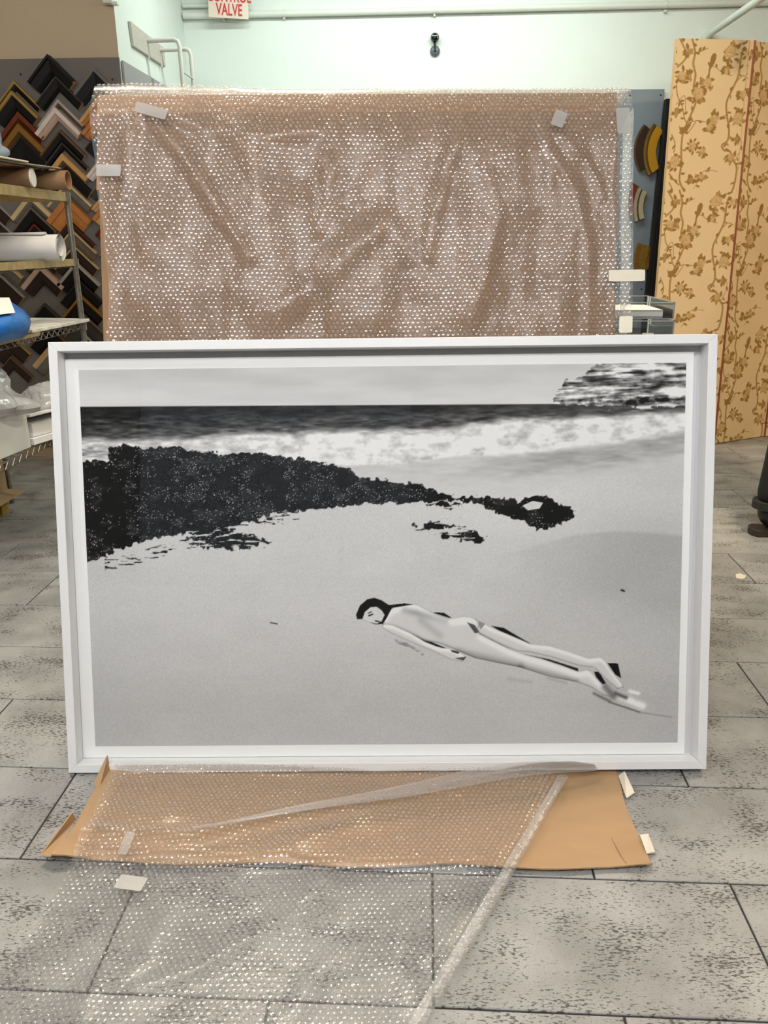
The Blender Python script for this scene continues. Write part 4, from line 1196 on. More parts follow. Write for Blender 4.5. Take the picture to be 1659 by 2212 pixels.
# ------------------------------------------------------------------ folding screen with floral wallpaper
def wallpaper_tile(nx_, ny_):
    SS = 2
    W, H = nx_ * SS, ny_ * SS
    rep = 1170.0
    bg = np.array([238, 208, 160.]); br = np.array([160, 121, 62.]); fl_ = np.array([210, 172, 116.]); br2 = np.array([184, 146, 86.])
    img = np.tile(bg, (H, W, 1))
    xs = (np.arange(W) + 0.5) / W * 660.0
    ys = (np.arange(H) + 0.5) / H * rep          # downwards
    X, Y = np.meshgrid(xs, ys)
    r_ = np.random.default_rng(9)
    def cv(x, y):
        left = 860 - (y - 330) * 0.083
        right = 1540 - (y - 370) * 0.109
        return ((x - left) / (right - left) * 660.0, y - 330.0)
    def blit(mask_fn, cx_, cy_, rad, col):
        for dy in (-rep, 0, rep):
            for dx in (-660, 0, 660):
                x0, y0 = cx_ + dx, cy_ + dy
                i0, i1 = np.searchsorted(xs, [x0 - rad, x0 + rad]); j0, j1 = np.searchsorted(ys, [y0 - rad, y0 + rad])
                if i0 >= i1 or j0 >= j1: continue
                m = mask_fn(X[j0:j1, i0:i1] - x0, Y[j0:j1, i0:i1] - y0)
                img[j0:j1, i0:i1][m] = col
    def stroke(pts, w, col):
        q = [cv(*p_) for p_ in pts]
        # catmull smoothing
        out = []
        for i in range(len(q) - 1):
            p0, p1, p2, p3 = q[max(i - 1, 0)], q[i], q[i + 1], q[min(i + 2, len(q) - 1)]
            for t in np.linspace(0, 1, 6, endpoint=False):
                out.append(tuple(0.5 * (2 * p1[k] + (p2[k] - p0[k]) * t + (2 * p0[k] - 5 * p1[k] + 4 * p2[k] - p3[k]) * t * t + (3 * p1[k] - p0[k] - 3 * p2[k] + p3[k]) * t ** 3) for k in (0, 1)))
        out.append(q[-1])
        for a, b in zip(out[:-1], out[1:]):
            cx_, cy_ = (a[0] + b[0]) / 2, (a[1] + b[1]) / 2
            rad = math.hypot(b[0] - a[0], b[1] - a[1]) / 2 + w + 2
            def fn(dx, dy, a=a, b=b, cx_=cx_, cy_=cy_):
                d, _ = seg_dist(dx, dy, (a[0] - cx_, a[1] - cy_), (b[0] - cx_, b[1] - cy_))
                return d < w / 2
            blit(fn, cx_, cy_, rad, col)
    def leaf(x, y, L, wd, ang, col):
        c, s = math.cos(ang), math.sin(ang)
        def fn(dx, dy):
            u = dx * c + dy * s; v = -dx * s + dy * c
            t = (u + L / 2) / L
            return (t > 0) & (t < 1) & (np.abs(v) < wd / 2 * np.sin(np.pi * np.clip(t, 0, 1)) ** 0.8)
        blit(fn, x, y, L, col)
    def flower(x, y, R, col):
        ph = r_.random() * 6
        def fn(dx, dy):
            a = np.arctan2(dy, dx); d = np.hypot(dx, dy)
            return (d < R * (0.8 + 0.2 * np.abs(np.sin(2.5 * a + ph)))) & ~((np.abs(d - R * 0.5 - 4 * np.sin(3 * a)) < 2.0))
        blit(fn, x, y, R + 2, col)
    S_ = [([(890, 340), (935, 420), (940, 480), (870, 545)], 14), ([(995, 335), (1020, 430), (1005, 520), (1025, 600), (1010, 700), (1030, 800), (990, 900), (950, 980), (915, 1070), (905, 1180), (905, 1300), (890, 1420), (930, 1510)], 17),
          ([(860, 680), (870, 760), (910, 840), (930, 930), (950, 970)], 8), ([(1440, 400), (1420, 480), (1400, 600), (1350, 700), (1300, 800), (1300, 900), (1320, 1000), (1310, 1100), (1260, 1140), (1280, 1180), (1330, 1190), (1360, 1260), (1390, 1320), (1370, 1450), (1345, 1520)], 17),
          ([(820, 1060), (850, 1130), (840, 1200)], 8), ([(800, 1370), (850, 1430), (885, 1460)], 10), ([(950, 975), (1040, 950), (1110, 960)], 6), ([(970, 1040), (1030, 960)], 6), ([(1140, 530), (1200, 540), (1260, 580), (1340, 600)], 5), ([(1015, 450), (1070, 425), (1130, 400)], 6),
          ([(1030, 1370), (1035, 1450), (1010, 1490)], 4), ([(1040, 1400), (1120, 1340), (1220, 1350)], 4), ([(860, 830), (930, 760), (940, 880)], 5), ([(1310, 900), (1250, 920), (1180, 930)], 6), ([(1390, 640), (1440, 600), (1490, 620)], 6), ([(1370, 1270), (1420, 1180), (1430, 1100)], 5), ([(800, 1440), (830, 1500)], 8)]
    for pts_, w in S_:
        stroke(pts_, w, br2 if w > 12 else br)
    for pts_, w in S_:
        if w > 12: stroke([(x - 3, y) for x, y in pts_], 4, br)
    FLW = [(1330, 420, 52), (1130, 660, 38), (1050, 740, 50), (1190, 940, 40), (1400, 930, 50), (1000, 1150, 34), (850, 1270, 46), (1090, 1190, 26), (910, 610, 36), (1340, 1230, 32), (1080, 1390, 26), (970, 610, 20), (1300, 560, 26), (960, 430, 24), (1440, 740, 30), (860, 890, 22), (1480, 430, 28), (1385, 1090, 22), (990, 1420, 22), (1150, 1000, 28)]
    LV = []
    for x, y, R in FLW:
        q = cv(x, y)
        for k in range(int(5 + R / 5)):
            a = r_.random() * 2 * math.pi
            rr = R * (0.8 + 0.9 * r_.random())
            LV.append((q[0] + rr * math.cos(a), q[1] + rr * math.sin(a), 34 + 26 * r_.random(), 17 + 12 * r_.random(), a + r_.normal(0, 0.6)))
    for pts_, w in S_:
        for (xa, ya), (xb, yb) in zip(pts_[:-1], pts_[1:]):
            for k in range(1):
                t = r_.random()
                q = cv(xa + (xb - xa) * t, ya + (yb - ya) * t)
                a = r_.random() * 2 * math.pi
                LV.append((q[0] + 22 * math.cos(a), q[1] + 22 * math.sin(a), 32 + 18 * r_.random(), 15 + 9 * r_.random(), a))
    for l_ in LV:
        leaf(*l_, br if r_.random() < 0.75 else br2)
    for x, y, R in FLW:
        q = cv(x, y)
        flower(q[0], q[1], R, fl_ if R > 25 else br2)
    birds = [[(1175, 440), (1195, 433), (1208, 450), (1203, 475), (1190, 510), (1165, 545), (1152, 565), (1146, 612), (1133, 605), (1140, 560), (1150, 500), (1160, 460)],
             [(885, 990), (900, 1005), (930, 1000), (960, 980), (992, 962), (985, 990), (965, 1020), (940, 1052), (905, 1052), (890, 1030)]]
    for b_ in birds:
        q = np.array([cv(*p_) for p_ in b_])
        c = q.mean(0)
        blit(lambda dx, dy, q=q, c=c: poly_mask(dx, dy, q - c), c[0], c[1], 120, br)
    lin = s2l(img / 255.0)
    return lin.reshape(ny_, SS, nx_, SS, 3).mean((1, 3))
PNW, PNH, REP = 0.466, 2.315, 0.79
TNX, TNY = 150, 254
tile_img = wallpaper_tile(TNX, TNY)
nrow = int(PNH / REP * TNY)
uu = np.linspace(0, PNW, TNX); zz = np.linspace(0, PNH, nrow)
UU, ZZ = np.meshgrid(uu, zz)
ridx = ((nrow - 1 - np.arange(nrow)) % TNY)
cols = tile_img[ridx].reshape(-1, 3)
M_PAPER = vcol_mat('floral_wallpaper', 0.6, 0.3)
M_PANEDGE = mat('screen_edge', rgb(206, 160, 106), 0.6, var=0.05)
scr = empty('folding_screen', (1.84, 5.05, 0.0))
tag(scr, 'tall folding screen papered with gold birds, branches and flowers', 'folding screen')
papers = None
feet = [((1.411, 4.96), (1.872, 5.045)), ((1.877, 5.05), (2.280, 5.275)), ((2.285, 5.275), (2.695, 5.06)), ((2.70, 5.06), (3.095, 5.30))]
for (xa, ya), (xb, yb) in feet:
    ang = math.atan2(yb - ya, xb - xa)
    pn = MB().box((0, 0.001, 0.0), (PNW, 0.028, PNH)).build('panel', M_PANEDGE, scr, bevel=0.001)
    pn.location = (xa - 1.84, ya - 5.05, 0.004)
    pn.rotation_euler = (-math.radians(3.4), 0, ang)
    if papers is None:
        papers = np_mesh('wallpaper', np.stack([UU, np.zeros_like(UU), ZZ], -1).reshape(-1, 3), grid_quads(TNX, nrow), None, M_PAPER, pn, False, cols)
    else:
        o = papers.copy(); COL.objects.link(o); o.parent = pn
for x, y in ((1.873, 5.043), (2.283, 5.274), (2.697, 5.058)):
    h_ = MB().tube([(0, 0, 0.0), (0, 0, PNH)], 0.006, 8).build('hinge_strip', mat('reddish_edge', rgb(140, 74, 40), 0.6), scr, True)
    h_.location = (x - 1.84, y - 5.05, 0.004)
    h_.rotation_euler = (-math.radians(3.4), 0, 0.2)

# ------------------------------------------------------------------ work table behind the package with clear boxes
tb = empty('work_table', (0.2, 2.55, 0.0))
tag(tb, 'grey work table hidden behind the wrapped package', 'table')
M_TBL = mat('grey_table_top', rgb(120, 116, 110), 0.6, var=0.05)
MB().box((-0.85, -0.425, 0.92), (0.50, 0.45, 0.958)).build('table_top', M_TBL, tb, bevel=0.003)
for x in (-0.80, 0.42):
    for y in (-0.40, 0.38):
        MB().box((x, y, 0.0), (x + 0.05, y + 0.05, 0.92)).build('leg', M_TBL, tb)
def clear_box(label, x0, x1, y0, y1, z0, z1, m):
    r = empty('clear_acrylic_box', ((x0 + x1) / 2, (y0 + y1) / 2, z0))
    tag(r, label, 'acrylic box', 'acrylic boxes stacked by the package')
    a, b, h = (x1 - x0) / 2, (y1 - y0) / 2, z1 - z0
    t = 0.003
    for (q0, q1) in (((-a, -b, 0), (a, -b + t, h)), ((-a, b - t, 0), (a, b, h)), ((-a, -b + t, 0), (-a + t, b - t, h)), ((a - t, -b + t, 0), (a, b - t, h)), ((-a + t, -b + t, 0), (a - t, b - t, t))):
        MB().box(q0, q1).build('pane', m, r)
    for (q0, q1) in (((-a, -b, h - 0.002), (a, -b + t, h)), ((-a, b - t, h - 0.002), (a, b, h)), ((a - t, -b, h - 0.002), (a, b, h)), ((-a, -b, 0), (-a + t, -b + t, h)), ((a - t, -b, 0), (a, -b + t, h)), ((-a, -b, 0), (a, -b + t, 0.002))):
        MB().box(tuple(c - 0.0004 for c in q0), tuple(c + 0.0004 for c in q1)).build('bright_edge', M_ACRYLEDGE, r)
    return r
clear_box('lower clear acrylic box at the package edge', 0.40, 0.697, 2.29, 2.56, 0.998, 1.036, M_ACRYL)
clear_box('upper clear acrylic box on top of the stack', 0.44, 0.705, 2.33, 2.62, 1.037, 1.083, M_ACRYL)
ins = MB().box((-0.10, -0.10, 0), (0.11, 0.10, 0.018)).build('white_card_insert', M_WHITEPAPER)
ins.location = (0.575, 2.47, 1.0405)
tag(ins, 'white card block lying inside the upper clear acrylic box', 'card')
gb = empty('grey_foam_box', (0.535, 2.44, 0.9585))
tag(gb, 'flat pale grey box under the clear acrylic boxes', 'box')
MB().box((-0.15, -0.155, 0), (0.165, 0.14, 0.038)).build('body', mat('pale_grey_box', rgb(196, 194, 190), 0.6), gb, bevel=0.002)
MB().box((0.075, -0.158, -0.0), (0.105, -0.155, 0.044)).build('tape_tab', M_PAPERTAPE, gb)

# ------------------------------------------------------------------ wire rack with framing supplies
RX0, RX1, RY0, RY1 = -2.08, -1.60, 2.45, 3.69
rk = empty('wire_shelf_rack', ((RX0 + RX1) / 2, (RY0 + RY1) / 2, 0))
tag(rk, 'chrome wire shelf rack loaded with framing supplies in front of the sample wall', 'shelf rack')
kx, ky = (RX0 + RX1) / 2, (RY0 + RY1) / 2
SH = [1.455, 1.175, 0.895, 0.455]
for x in (RX0, RX1):
    for y in (RY0, RY1):
        mb = MB().tube([(x - kx, y - ky, 0.0), (x - kx, y - ky, 1.462)], 0.0125, 10)
        for z in np.arange(0.1, 1.45, 0.05):
            mb.tube([(x - kx, y - ky, z), (x - kx, y - ky, z + 0.003)], 0.0137, 10)
        mb.build('post', M_CHROME, rk, True)
for si, z in enumerate(SH):
    mb = MB()
    z0, z1 = z - 0.030, z - 0.004
    for zz_ in (z0, z1):
        mb.tube([(RX0 - kx, RY0 - ky, zz_), (RX1 - kx, RY0 - ky, zz_), (RX1 - kx, RY1 - ky, zz_), (RX0 - kx, RY1 - ky, zz_), (RX0 - kx, RY0 - ky, zz_)], 0.0035, 6)
    def zig(p, q, n):
        pts_ = []
        for i in range(n + 1):
            t = i / n
            pts_.append((p[0] + (q[0] - p[0]) * t - kx, p[1] + (q[1] - p[1]) * t - ky, z0 if i % 2 == 0 else z1))
        mb.tube(pts_, 0.0025, 5)
    zig((RX1, RY0), (RX1, RY1), 46)
    zig((RX0, RY1), (RX1, RY1), 18)
    zig((RX0, RY0), (RX1, RY0), 18)
    for y in np.arange(RY0 + 0.03, RY1, 0.045):
        mb.tube([(RX0 - kx, y - ky, z1 + 0.003), (RX1 - kx, y - ky, z1 + 0.003)], 0.002, 5)
    mb.build('wire_shelf', M_CHROME, rk, True)
    for x in (RX0, RX1):
        for y in (RY0, RY1):
            MB().tube([(x - kx, y - ky, z0 - 0.004), (x - kx, y - ky, z1 + 0.008)], 0.018, 10).build('shelf_collar', M_CHROME, rk, True)
for z, hgt in ((1.455, 0.034), (1.175, 0.026), (0.895, 0.010)):
    y1 = RY1 - 0.02 if z > 1 else 3.25
    mb = MB().box((RX1 - kx + 0.004, RY0 - ky, z - hgt), (RX1 - kx + 0.007, y1 - ky, z + 0.004))
    if z > 1.4: mb.box((RX0 - kx, RY1 - ky - 0.004, z - hgt), (RX1 - kx, RY1 - ky - 0.001, z))
    mb.build('edge_strip', M_GOLDEDGE, rk)

def slab_thing(name, label, cat, poly, z, th, m, group=None, tilt=0.0):
    c = np.mean(np.array(poly), 0)
    r = MB().slab([(x - c[0], y - c[1]) for x, y in poly], 0, th).build(name, m, None, bevel=min(0.002, th * 0.3))
    r.location = (c[0], c[1], z)
    r.rotation_euler = (0, tilt, 0)
    tag(r, label, cat, group)
    return r
G1 = 'boards lying on the top rack shelf'
slab_thing('mat_board_sheet', 'brown mat board at the bottom of the top shelf pile', 'board', [(-2.06, 2.5), (-1.60, 2.52), (-1.59, 3.44), (-2.05, 3.5)], 1.533, 0.004, M_CARD, G1)
slab_thing('mat_board_sheet', 'ragged pale grey mat board jutting furthest over the top rack shelf', 'board', [(-2.06, 2.6), (-1.60, 2.58), (-1.575, 3.2), (-1.52, 3.49), (-2.0, 3.55)], 1.539, 0.004, mat('aged_grey_board', rgb(170, 164, 152), 0.8, var=0.2, vscale=20), G1)
slab_thing('mat_board_sheet', 'cream mat board with a clean edge on the top shelf pile', 'board', [(-2.06, 2.5), (-1.60, 2.5), (-1.555, 3.28), (-2.0, 3.33)], 1.545, 0.006, mat('cream_board', rgb(224, 212, 188), 0.75), G1)
# shipping tubes and a wrapped flat strip under the boards
def mail_tube(name, label, a, b, r_, m, mcap=None, hollow=False):
    t = empty(name, a)
    tag(t, label, 'tube')
    d = Vector(b) - Vector(a)
    MB().tube([(0, 0, 0), tuple(d)], r_, 20, cap=not hollow).build('sleeve', m, t, True)
    if mcap:
        e = d.normalized()
        MB().tube([tuple(d - e * 0.002), tuple(d + e * 0.006)], r_ * 0.96, 20).build('end_cap', mcap, t, True)
    if hollow:
        e = d.normalized()
        MB().tube([tuple(d), tuple(d - e * 0.25)], r_ * 0.90, 20, cap=False).build('inner_wall', M_CARDEDGE, t, True)
        ring = MB()
        n = 20
        u = e.cross(Vector((0, 0, 1))).normalized(); v = e.cross(u)
        vs = [d + (u * math.cos(2 * math.pi * k / n) + v * math.sin(2 * math.pi * k / n)) * rr for rr in (r_ * 0.90, r_) for k in range(n)]
        ring.add(vs, [(k, (k + 1) % n, n + (k + 1) % n, n + k) for k in range(n)]).build('rim', M_CARDEDGE, t)
    return t
mail_tube('mailing_tube', 'brown mailing tube with a white end cap on the top rack shelf', (-2.06, 3.27, 1.494), (-1.575, 3.33, 1.494), 0.036, M_CARD, M_WHITEPAPER)
mail_tube('open_mailing_tube', 'open ended brown cardboard tube behind the capped one', (-2.06, 3.47, 1.496), (-1.50, 3.50, 1.496), 0.038, M_CARD, None, True)
slab_thing('wrapped_strip', 'flat silvery wrapped strip poking out of the top rack shelf', 'wrapped strip', [(-2.06, 2.72), (-1.60, 2.80), (-1.595, 3.10), (-2.06, 3.05)], 1.462, 0.024, mat('dull_foil', rgb(128, 132, 128), 0.3, 0.3, var=0.4, vscale=40))
# plush-like cloth bundle
def blob(name, parts_, m, loc, label, cat, sub=2):
    bm = bmesh.new()
    for (c, s) in parts_:
        g = bmesh.ops.create_icosphere(bm, subdivisions=3, radius=1.0)
        for v in g['verts']:
            v.co = Vector((v.co.x * s[0] + c[0], v.co.y * s[1] + c[1], v.co.z * s[2] + c[2]))
    me = bpy.data.meshes.new(name); bm.to_mesh(me); bm.free()
    me.materials.append(m)
    o = bpy.data.objects.new(name, me); COL.objects.link(o); o.location = loc
    rm = o.modifiers.new('merge', 'REMESH'); rm.mode = 'VOXEL'; rm.voxel_size = 0.008; rm.use_smooth_shade = True
    sm = o.modifiers.new('soften', 'SMOOTH'); sm.iterations = 6
    tag(o, label, cat)
    return o
blob('stuffed_toy', [((0, 0, 0.075), (0.055, 0.05, 0.055)), ((0.0, 0, 0.03), (0.05, 0.05, 0.035)), ((0.045, -0.01, 0.022), (0.045, 0.032, 0.024)), ((-0.05, 0, 0.06), (0.06, 0.05, 0.06))], mat('pale_blue_plush', rgb(128, 142, 158), 0.9, var=0.12, vscale=40, bump=0.2, bscale=200), (-1.668, 3.2, 1.552), 'pale blue stuffed toy resting on the boards of the top rack shelf', 'soft toy')
# roll of white paper on the second shelf
pr_ = empty('paper_roll', (-2.10, 3.38, 1.229))
tag(pr_, 'thick roll of white paper lying across the second rack shelf', 'paper roll')
MB().tube([(0, 0, 0), (0.575, 0.02, 0)], 0.052, 28, cap=False).build('outer_wrap', M_WHITEPAPER, pr_, True)
for rr in (0.046, 0.040, 0.034):
    MB().tube([(0.30, 0.01, 0), (0.572, 0.02, 0)], rr, 24, cap=False).build('inner_turn', M_WHITEPAPER, pr_, True)
MB().hexa([(0.05, -0.01, 0.051), (0.52, -0.012, 0.051), (0.50, 0.03, 0.049), (0.05, 0.03, 0.049)], [(0.05, -0.01, 0.053), (0.535, -0.012, 0.062), (0.52, 0.03, 0.052), (0.05, 0.03, 0.051)]).build('loose_edge', M_WHITEPAPER, pr_)
# third shelf: white board, blue bag, paper
slab_thing('printed_board', 'white printed board lying over the end of the third rack shelf', 'board', [(-1.86, 3.735), (-1.565, 3.695), (-1.60, 3.20), (-1.92, 3.22)], 0.899, 0.014, mat('printed_white_board', rgb(232, 226, 216), 0.6, var=0.35, vscale=16))
M_BLUE = mat('blue_plastic_bag', rgb(10, 104, 188), 0.35, var=0.15, vscale=14, bump=0.5, bscale=28)
bg_ = empty('blue_bag', (-1.745, 2.95, 0.902))
tag(bg_, 'bright blue plastic bag with white paper on top on the third rack shelf', 'bag')
mb = MB()
vs, fs = [], []
NR, NC = 7, 20
for j in range(NR):
    t = j / (NR - 1)
    rx = 0.205 * (0.93 + 0.25 * math.sin(math.pi * t) - 0.22 * t)
    ry = 0.20 * (0.95 + 0.2 * math.sin(math.pi * t) - 0.28 * t)
    for k in range(NC):
        a = 2 * math.pi * k / NC
        c, s = math.cos(a), math.sin(a)
        sup = (abs(c) ** 4 + abs(s) ** 4) ** -0.25
        wob = 1 + 0.02 * math.sin(5 * a + 3 * t) + 0.015 * math.sin(9 * a)
        vs.append((rx * c * sup * wob, ry * s * sup * wob, 0.135 * t + 0.012 * t * math.sin(2 * a)))
for j in range(NR - 1):
    for k in range(NC):
        fs.append((j * NC + k, j * NC + (k + 1) % NC, (j + 1) * NC + (k + 1) % NC, (j + 1) * NC + k))
fs += [tuple(range(NC)), tuple((NR - 1) * NC + k for k in range(NC))]
mb.add(vs, fs)
mb.build('bag_body', M_BLUE, bg_, True)
MB().hexa([(-0.18, -0.14, 0.135), (0.14, -0.17, 0.132), (0.185, 0.04, 0.138), (-0.18, 0.16, 0.14)], [(-0.18, -0.14, 0.138), (0.14, -0.17, 0.150), (0.18, 0.04, 0.152), (-0.18, 0.16, 0.143)]).build('paper_sheet', M_WHITEPAPER, bg_)
MB().hexa([(0.14, -0.17, 0.132), (0.175, -0.19, 0.10), (0.21, 0.0, 0.10), (0.185, 0.04, 0.138)], [(0.14, -0.17, 0.150), (0.18, -0.19, 0.10), (0.215, 0.0, 0.10), (0.18, 0.04, 0.152)]).build('paper_corner', M_WHITEPAPER, bg_)
# bottom shelf: white boxes, boards and crumpled plastic
slab_thing('white_carton', 'plain white carton on the bottom rack shelf under the crumpled plastic', 'box', [(-2.05, 2.75), (-1.64, 2.75), (-1.60, 3.05), (-2.05, 3.05)], 0.459, 0.155, mat('white_carton', rgb(226, 226, 222), 0.6))
G4 = 'white boards on the bottom rack shelf'
slab_thing('foam_board_sheet', 'thick white panel lowest of the pile beside the white carton', 'board', [(-2.05, 3.08), (-1.60, 3.08), (-1.50, 3.42), (-2.05, 3.66)], 0.459, 0.028, M_MATBOARD, G4)
slab_thing('foam_board_sheet', 'white panel in the middle of the pile beside the white carton', 'board', [(-2.05, 3.09), (-1.61, 3.10), (-1.45, 3.50), (-2.0, 3.66)], 0.489, 0.055, M_MATBOARD, G4)
slab_thing('foam_board_sheet', 'tilted white sheet topmost of the pile beside the white carton', 'board', [(-2.05, 3.10), (-1.60, 3.08), (-1.42, 3.45), (-2.0, 3.66)], 0.566, 0.012, M_MATBOARD, G4, -0.06)
def crumple(name, label, loc, size, m, seed, cat='plastic'):
    bm = bmesh.new()
    bmesh.ops.create_icosphere(bm, subdivisions=4, radius=1.0)
    r_ = random.Random(seed)
    dirs = [Vector((r_.gauss(0, 1), r_.gauss(0, 1), r_.gauss(0, 1))).normalized() for _ in range(46)]
    amps = [r_.uniform(-0.30, 0.30) for _ in dirs]
    for v in bm.verts:
        n = v.co.normalized()
        d = 1.0
        for q, a in zip(dirs, amps):
            d += a * max(0.0, 1 - 2.2 * (n - q).length)
        d += 0.10 * abs(math.sin(9 * n.x + 4 * n.z)) * abs(math.sin(8 * n.y - 5 * n.z + 1))
        v.co = Vector((n.x * d * size[0], n.y * d * size[1], max(n.z * d * size[2], -0.45 * size[2])))
    me = bpy.data.meshes.new(name); bm.to_mesh(me); bm.free()
    me.materials.append(m)
    o = bpy.data.objects.new(name, me); COL.objects.link(o); o.location = loc
    tag(o, label, cat)
    return o
M_CRUMP = film_mat('crumpled_plastic', 0.15, 0.6, (0.96, 0.96, 0.96), bump=0.8, bscale=30)
crumple('crumpled_plastic', 'crumpled clear plastic heaped on the white carton of the bottom shelf', (-1.74, 2.93, 0.66), (0.16, 0.15, 0.10), M_CRUMP, 4)
crumple('crumpled_film', 'smaller crumple of clear film draped over the white panels', (-1.62, 3.27, 0.612), (0.09, 0.10, 0.065), M_CRUMP, 9)
crumple('wrapped_bundle', 'small brown paper bundle at the front of the bottom rack shelf', (-1.69, 2.62, 0.510), (0.07, 0.08, 0.09), mat('brown_paper', rgb(150, 128, 104), 0.8, var=0.3, vscale=20, bump=0.6, bscale=40), 12, 'bundle')
# open carton under the rack
cb = empty('cardboard_carton', (-2.2, 3.2, 0.0))
tag(cb, 'brown cardboard carton with an open flap on the floor under the rack', 'box')
M_CARTON = mat('pale_carton', rgb(196, 164, 128), 0.75, var=0.06)
MB().box((-0.15, -0.35, 0.10), (0.16, 0.40, 0.325)).build('carton_body', M_CARTON, cb, bevel=0.003)
MB().hexa([(0.16, -0.35, 0.10), (0.235, -0.35, 0.088), (0.235, 0.42, 0.088), (0.16, 0.40, 0.10)], [(0.16, -0.35, 0.104), (0.235, -0.35, 0.092), (0.235, 0.42, 0.092), (0.16, 0.40, 0.104)]).build('flap', M_CARTON, cb)
for y in (-0.25, 0.30):
    MB().box((-0.12, y, 0.0), (0.17, y + 0.06, 0.099)).build('wooden_runner', mat('yellow_wood', rgb(178, 146, 60), 0.7, var=0.1), cb)

# paper scrap on the floor
ps = MB().slab([(-0.02, -0.012), (-0.006, -0.02), (0.010, -0.017), (0.026, 0.006), (0.008, 0.024), (-0.012, 0.016)], 0, 0.0015).build('paper_scrap', M_PAPERTAPE)
ps.location = (*[(1.246,2.899)][0], 0.001)
ps.rotation_euler = (math.radians(6), 0, 0)
tag(ps, 'small torn scrap of cream paper on the floor tiles', 'paper scrap')

# ------------------------------------------------------------------ person standing at the side
def skin_body(name, joints, edges, m, parent, sub=2, root=0):
    me = bpy.data.meshes.new(name)
    me.from_pydata([j[0] for j in joints], edges, [])
    me.materials.append(m)
    o = bpy.data.objects.new(name, me); COL.objects.link(o)
    o.parent = parent
    o.modifiers.new('skin', 'SKIN').use_smooth_shade = True
    if not me.skin_vertices: me.skin_vertices.new()
    for i, (c, r_) in enumerate(joints):
        d = me.skin_vertices[0].data[i]
        d.radius = (r_, r_) if not isinstance(r_, tuple) else r_
        d.use_root = (i == root)
    s = o.modifiers.new('subdivision', 'SUBSURF'); s.levels = sub; s.render_levels = sub
    return o
PX, PY = 1.535, 3.50
pe = empty('person', (PX, PY, 0))
tag(pe, 'person in black jeans and black boots standing at the picture edge', 'person')
M_SKIN = mat('skin', rgb(214, 170, 142), 0.55)
M_JEANS = mat('black_denim', rgb(34, 32, 32), 0.85, var=0.25, vscale=60, bump=0.15, bscale=300)
M_JACKET = mat('dark_jacket', rgb(40, 40, 44), 0.8, var=0.15)
M_BOOT = mat('black_leather', rgb(22, 20, 20), 0.4, var=0.1)
M_SOLE = mat('boot_sole', rgb(58, 48, 40), 0.7)
M_HAIR = mat('dark_hair', rgb(38, 28, 22), 0.6, var=0.3, vscale=80)
# faces +x; near leg is the trailing one
J = [((0.16, 0.0, 0.97), (.11, .085)), ((0.16, 0, 1.18), (.13, .10)), ((0.17, 0, 1.38), (.16, .11)), ((0.17, 0, 1.49), .06), ((0.185, 0, 1.57), .055), ((0.205, 0, 1.65), (.095, .095)), ((0.205, 0, 1.75), (.10, .10)), ((0.20, 0, 1.79), (.07, .07)),
     ((0.14, -0.09, 0.90), .068), ((0.03, -0.11, 0.50), .060), ((-0.005, -0.11, 0.10), .040),
     ((0.17, 0.09, 0.90), .068), ((0.22, 0.11, 0.50), .060), ((0.20, 0.11, 0.10), .040),
     ((0.17, -0.19, 1.41), .055), ((0.17, -0.24, 1.14), .042), ((0.28, -0.22, 0.93), .030),
     ((0.17, 0.19, 1.41), .055), ((0.18, 0.24, 1.14), .042), ((0.29, 0.22, 0.93), .030)]
E_ = [(0, 1), (1, 2), (2, 3), (3, 4), (4, 5), (5, 6), (6, 7), (0, 8), (8, 9), (9, 10), (0, 11), (11, 12), (12, 13), (2, 14), (14, 15), (15, 16), (2, 17), (17, 18), (18, 19)]
# hands: palm and five fingers
for base, sgn in ((16, -1), (19, 1)):
    bx_, by_, bz_ = J[base][0]
    J.append(((bx_ + 0.045, by_, bz_ - 0.06), (.034, .016))); pi_ = len(J) - 1
    E_.append((base, pi_))
    for k, L_ in enumerate((0.075, 0.085, 0.08, 0.062)):
        oy = (k - 1.5) * 0.019
        J.append(((bx_ + 0.062, by_ + oy, bz_ - 0.095), .0085)); a = len(J) - 1
        J.append(((bx_ + 0.066, by_ + oy, bz_ - 0.095 - L_ * 0.5), .008)); J.append(((bx_ + 0.058, by_ + oy, bz_ - 0.095 - L_), .007))
        E_ += [(pi_, a), (a, a + 1), (a + 1, a + 2)]
    J.append(((bx_ + 0.06, by_ - sgn * 0.035, bz_ - 0.055), .010)); a = len(J) - 1
    J.append(((bx_ + 0.075, by_ - sgn * 0.045, bz_ - 0.09), .009))
    E_ += [(pi_, a), (a, a + 1)]
body = skin_body('body', J, E_, M_SKIN, pe, 2)
skin_body('jeans', [((0.16, 0, 1.10), (.15, .115)), ((0.155, 0, 0.95), (.165, .125)), ((0.14, -0.09, 0.86), .105), ((0.035, -0.11, 0.50), .078), ((0.015, -0.11, 0.30), .070), ((0.0, -0.11, 0.135), .066), ((0.17, 0.09, 0.86), .105), ((0.22, 0.11, 0.50), .078), ((0.20, 0.11, 0.135), .066)], [(0, 1), (1, 2), (2, 3), (3, 4), (4, 5), (1, 6), (6, 7), (7, 8)], M_JEANS, pe)
MB().tube([(0.0, -0.11, 0.125), (0.0, -0.11, 0.158)], [0.072, 0.071], 20).build('jeans_cuff', mat('denim_cuff', rgb(52, 50, 50), 0.9, var=0.4, vscale=120), pe, True)
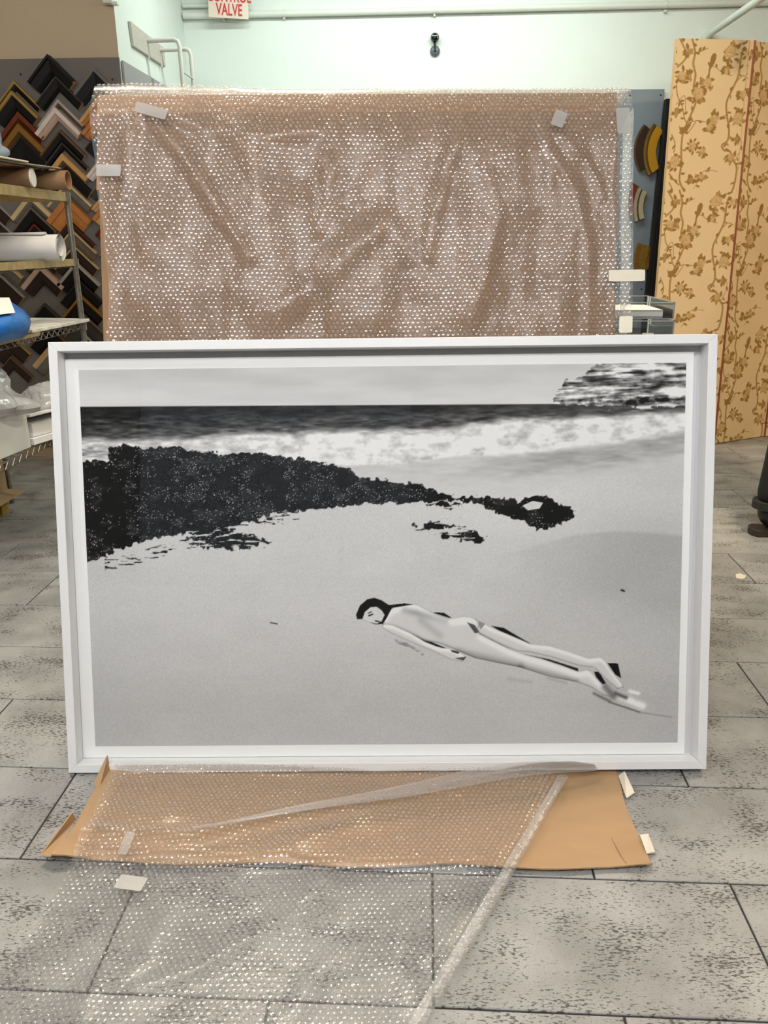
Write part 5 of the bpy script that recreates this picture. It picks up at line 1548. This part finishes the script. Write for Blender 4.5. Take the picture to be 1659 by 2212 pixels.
skin_body('jacket', [((0.16, 0, 0.82), (.19, .145)), ((0.16, 0, 1.18), (.175, .135)), ((0.17, 0, 1.40), (.185, .14)), ((0.175, 0, 1.54), .085), ((0.17, -0.20, 1.41), .075), ((0.17, -0.245, 1.14), .06), ((0.275, -0.225, 0.945), .05), ((0.17, 0.20, 1.41), .075), ((0.18, 0.245, 1.14), .06), ((0.285, 0.225, 0.945), .05)], [(0, 1), (1, 2), (2, 3), (2, 4), (4, 5), (5, 6), (2, 7), (7, 8), (8, 9)], M_JACKET, pe)
bm = bmesh.new()
bmesh.ops.create_icosphere(bm, subdivisions=3, radius=1.0)
for v in bm.verts:
    n_ = v.co.copy()
    k_ = 0.80 if (n_.x > 0.35 and n_.z < 0.45) else 1.0
    v.co = Vector((n_.x * 0.118 * k_ + 0.192, n_.y * 0.104 * k_, max(n_.z, -0.75) * 0.125 * k_ + 1.715))
me_ = bpy.data.meshes.new('hair'); bm.to_mesh(me_); bm.free()
me_.materials.append(M_HAIR)
me_.polygons.foreach_set('use_smooth', [True] * len(me_.polygons))
hair = bpy.data.objects.new('hair', me_); COL.objects.link(hair); hair.parent = pe
for y in (-0.032, 0.032):
    lathe('eye', [(0.003, 0.012), (0.010, 0.006), (0.011, 0.0)], M_BLACK, pe, 'x', 10, (0.292, y, 1.685))
skin_body('nose', [((0.285, 0, 1.68), .010), ((0.305, 0, 1.645), .014)], [(0, 1)], M_SKIN, pe, 1)
MB().box((0.283, -0.022, 1.607), (0.290, 0.022, 1.614)).build('mouth', mat('lips', rgb(160, 90, 84), 0.5), pe)
for s in (-1, 1):
    skin_body('ear', [((0.195, s * 0.098, 1.70), .012), ((0.197, s * 0.098, 1.66), .010)], [(0, 1)], M_SKIN, pe, 1)
def boot(x, y):
    b_ = skin_body('boot', [((0, 0, 0.16), .058), ((0.0, 0, 0.075), (.056, .056)), ((0.06, 0, 0.060), (.045, .046)), ((0.15, 0, 0.052), (.044, .036)), ((0.20, 0, 0.048), (.038, .028))], [(0, 1), (1, 2), (2, 3), (3, 4)], M_BOOT, pe)
    b_.location = (x, y, 0)
    MB().slab([(-0.066, -0.03), (-0.045, -0.05), (0.05, -0.044), (0.16, -0.055), (0.235, -0.035), (0.25, 0), (0.235, 0.035), (0.16, 0.055), (0.05, 0.044), (-0.045, 0.05), (-0.066, 0.03), (-0.072, 0)], 0.0, 0.032).build('boot_sole', M_SOLE, b_, bevel=0.004)
boot(0.0, -0.11)
boot(0.20, 0.11)

# ceiling lamps (out of the picture): housings for the lamps above
SPOT = {'a': 'over the rack side of the room', 'b': 'above the viewer in the middle of the room', 'c': 'behind the viewer', 'd': 'in front of the frame on the screen side', 'e': 'over the rack behind the framed photograph', 'f': 'behind the wrapped package', 'g': 'over the floor by the floral screen', 'h': 'added to light the sample wall'}
for L in LIGHTS[:8]:
    r = empty('ceiling_downlight', (L[1][0], L[1][1], 3.0))
    tag(r, 'round white ceiling downlight ' + SPOT[L[0][-1]], 'ceiling light')
    lathe('housing', [(0.11, 0.0), (0.11, 0.10)], M_FRAME, r, 'z', 24)
pf = empty('added_sheen_panel_housing', (-1.0, -0.85, 3.0))  # housing of the added sheen panel, out of view
tag(pf, 'rectangular white ceiling light panel added to give the wrap a broad sheen', 'ceiling light')
MB().box((-0.64, -0.34, 0.01), (0.64, 0.34, 0.10)).build('housing', M_FRAME, pf)
tl_ = empty('ceiling_tube_fixture', (0, 4.9, 3.0))
tag(tl_, 'long fluorescent ceiling fixture near the back wall', 'ceiling light')
MB().box((-1.25, -0.09, 0.01), (1.25, 0.09, 0.10)).build('housing', M_FRAME, tl_)
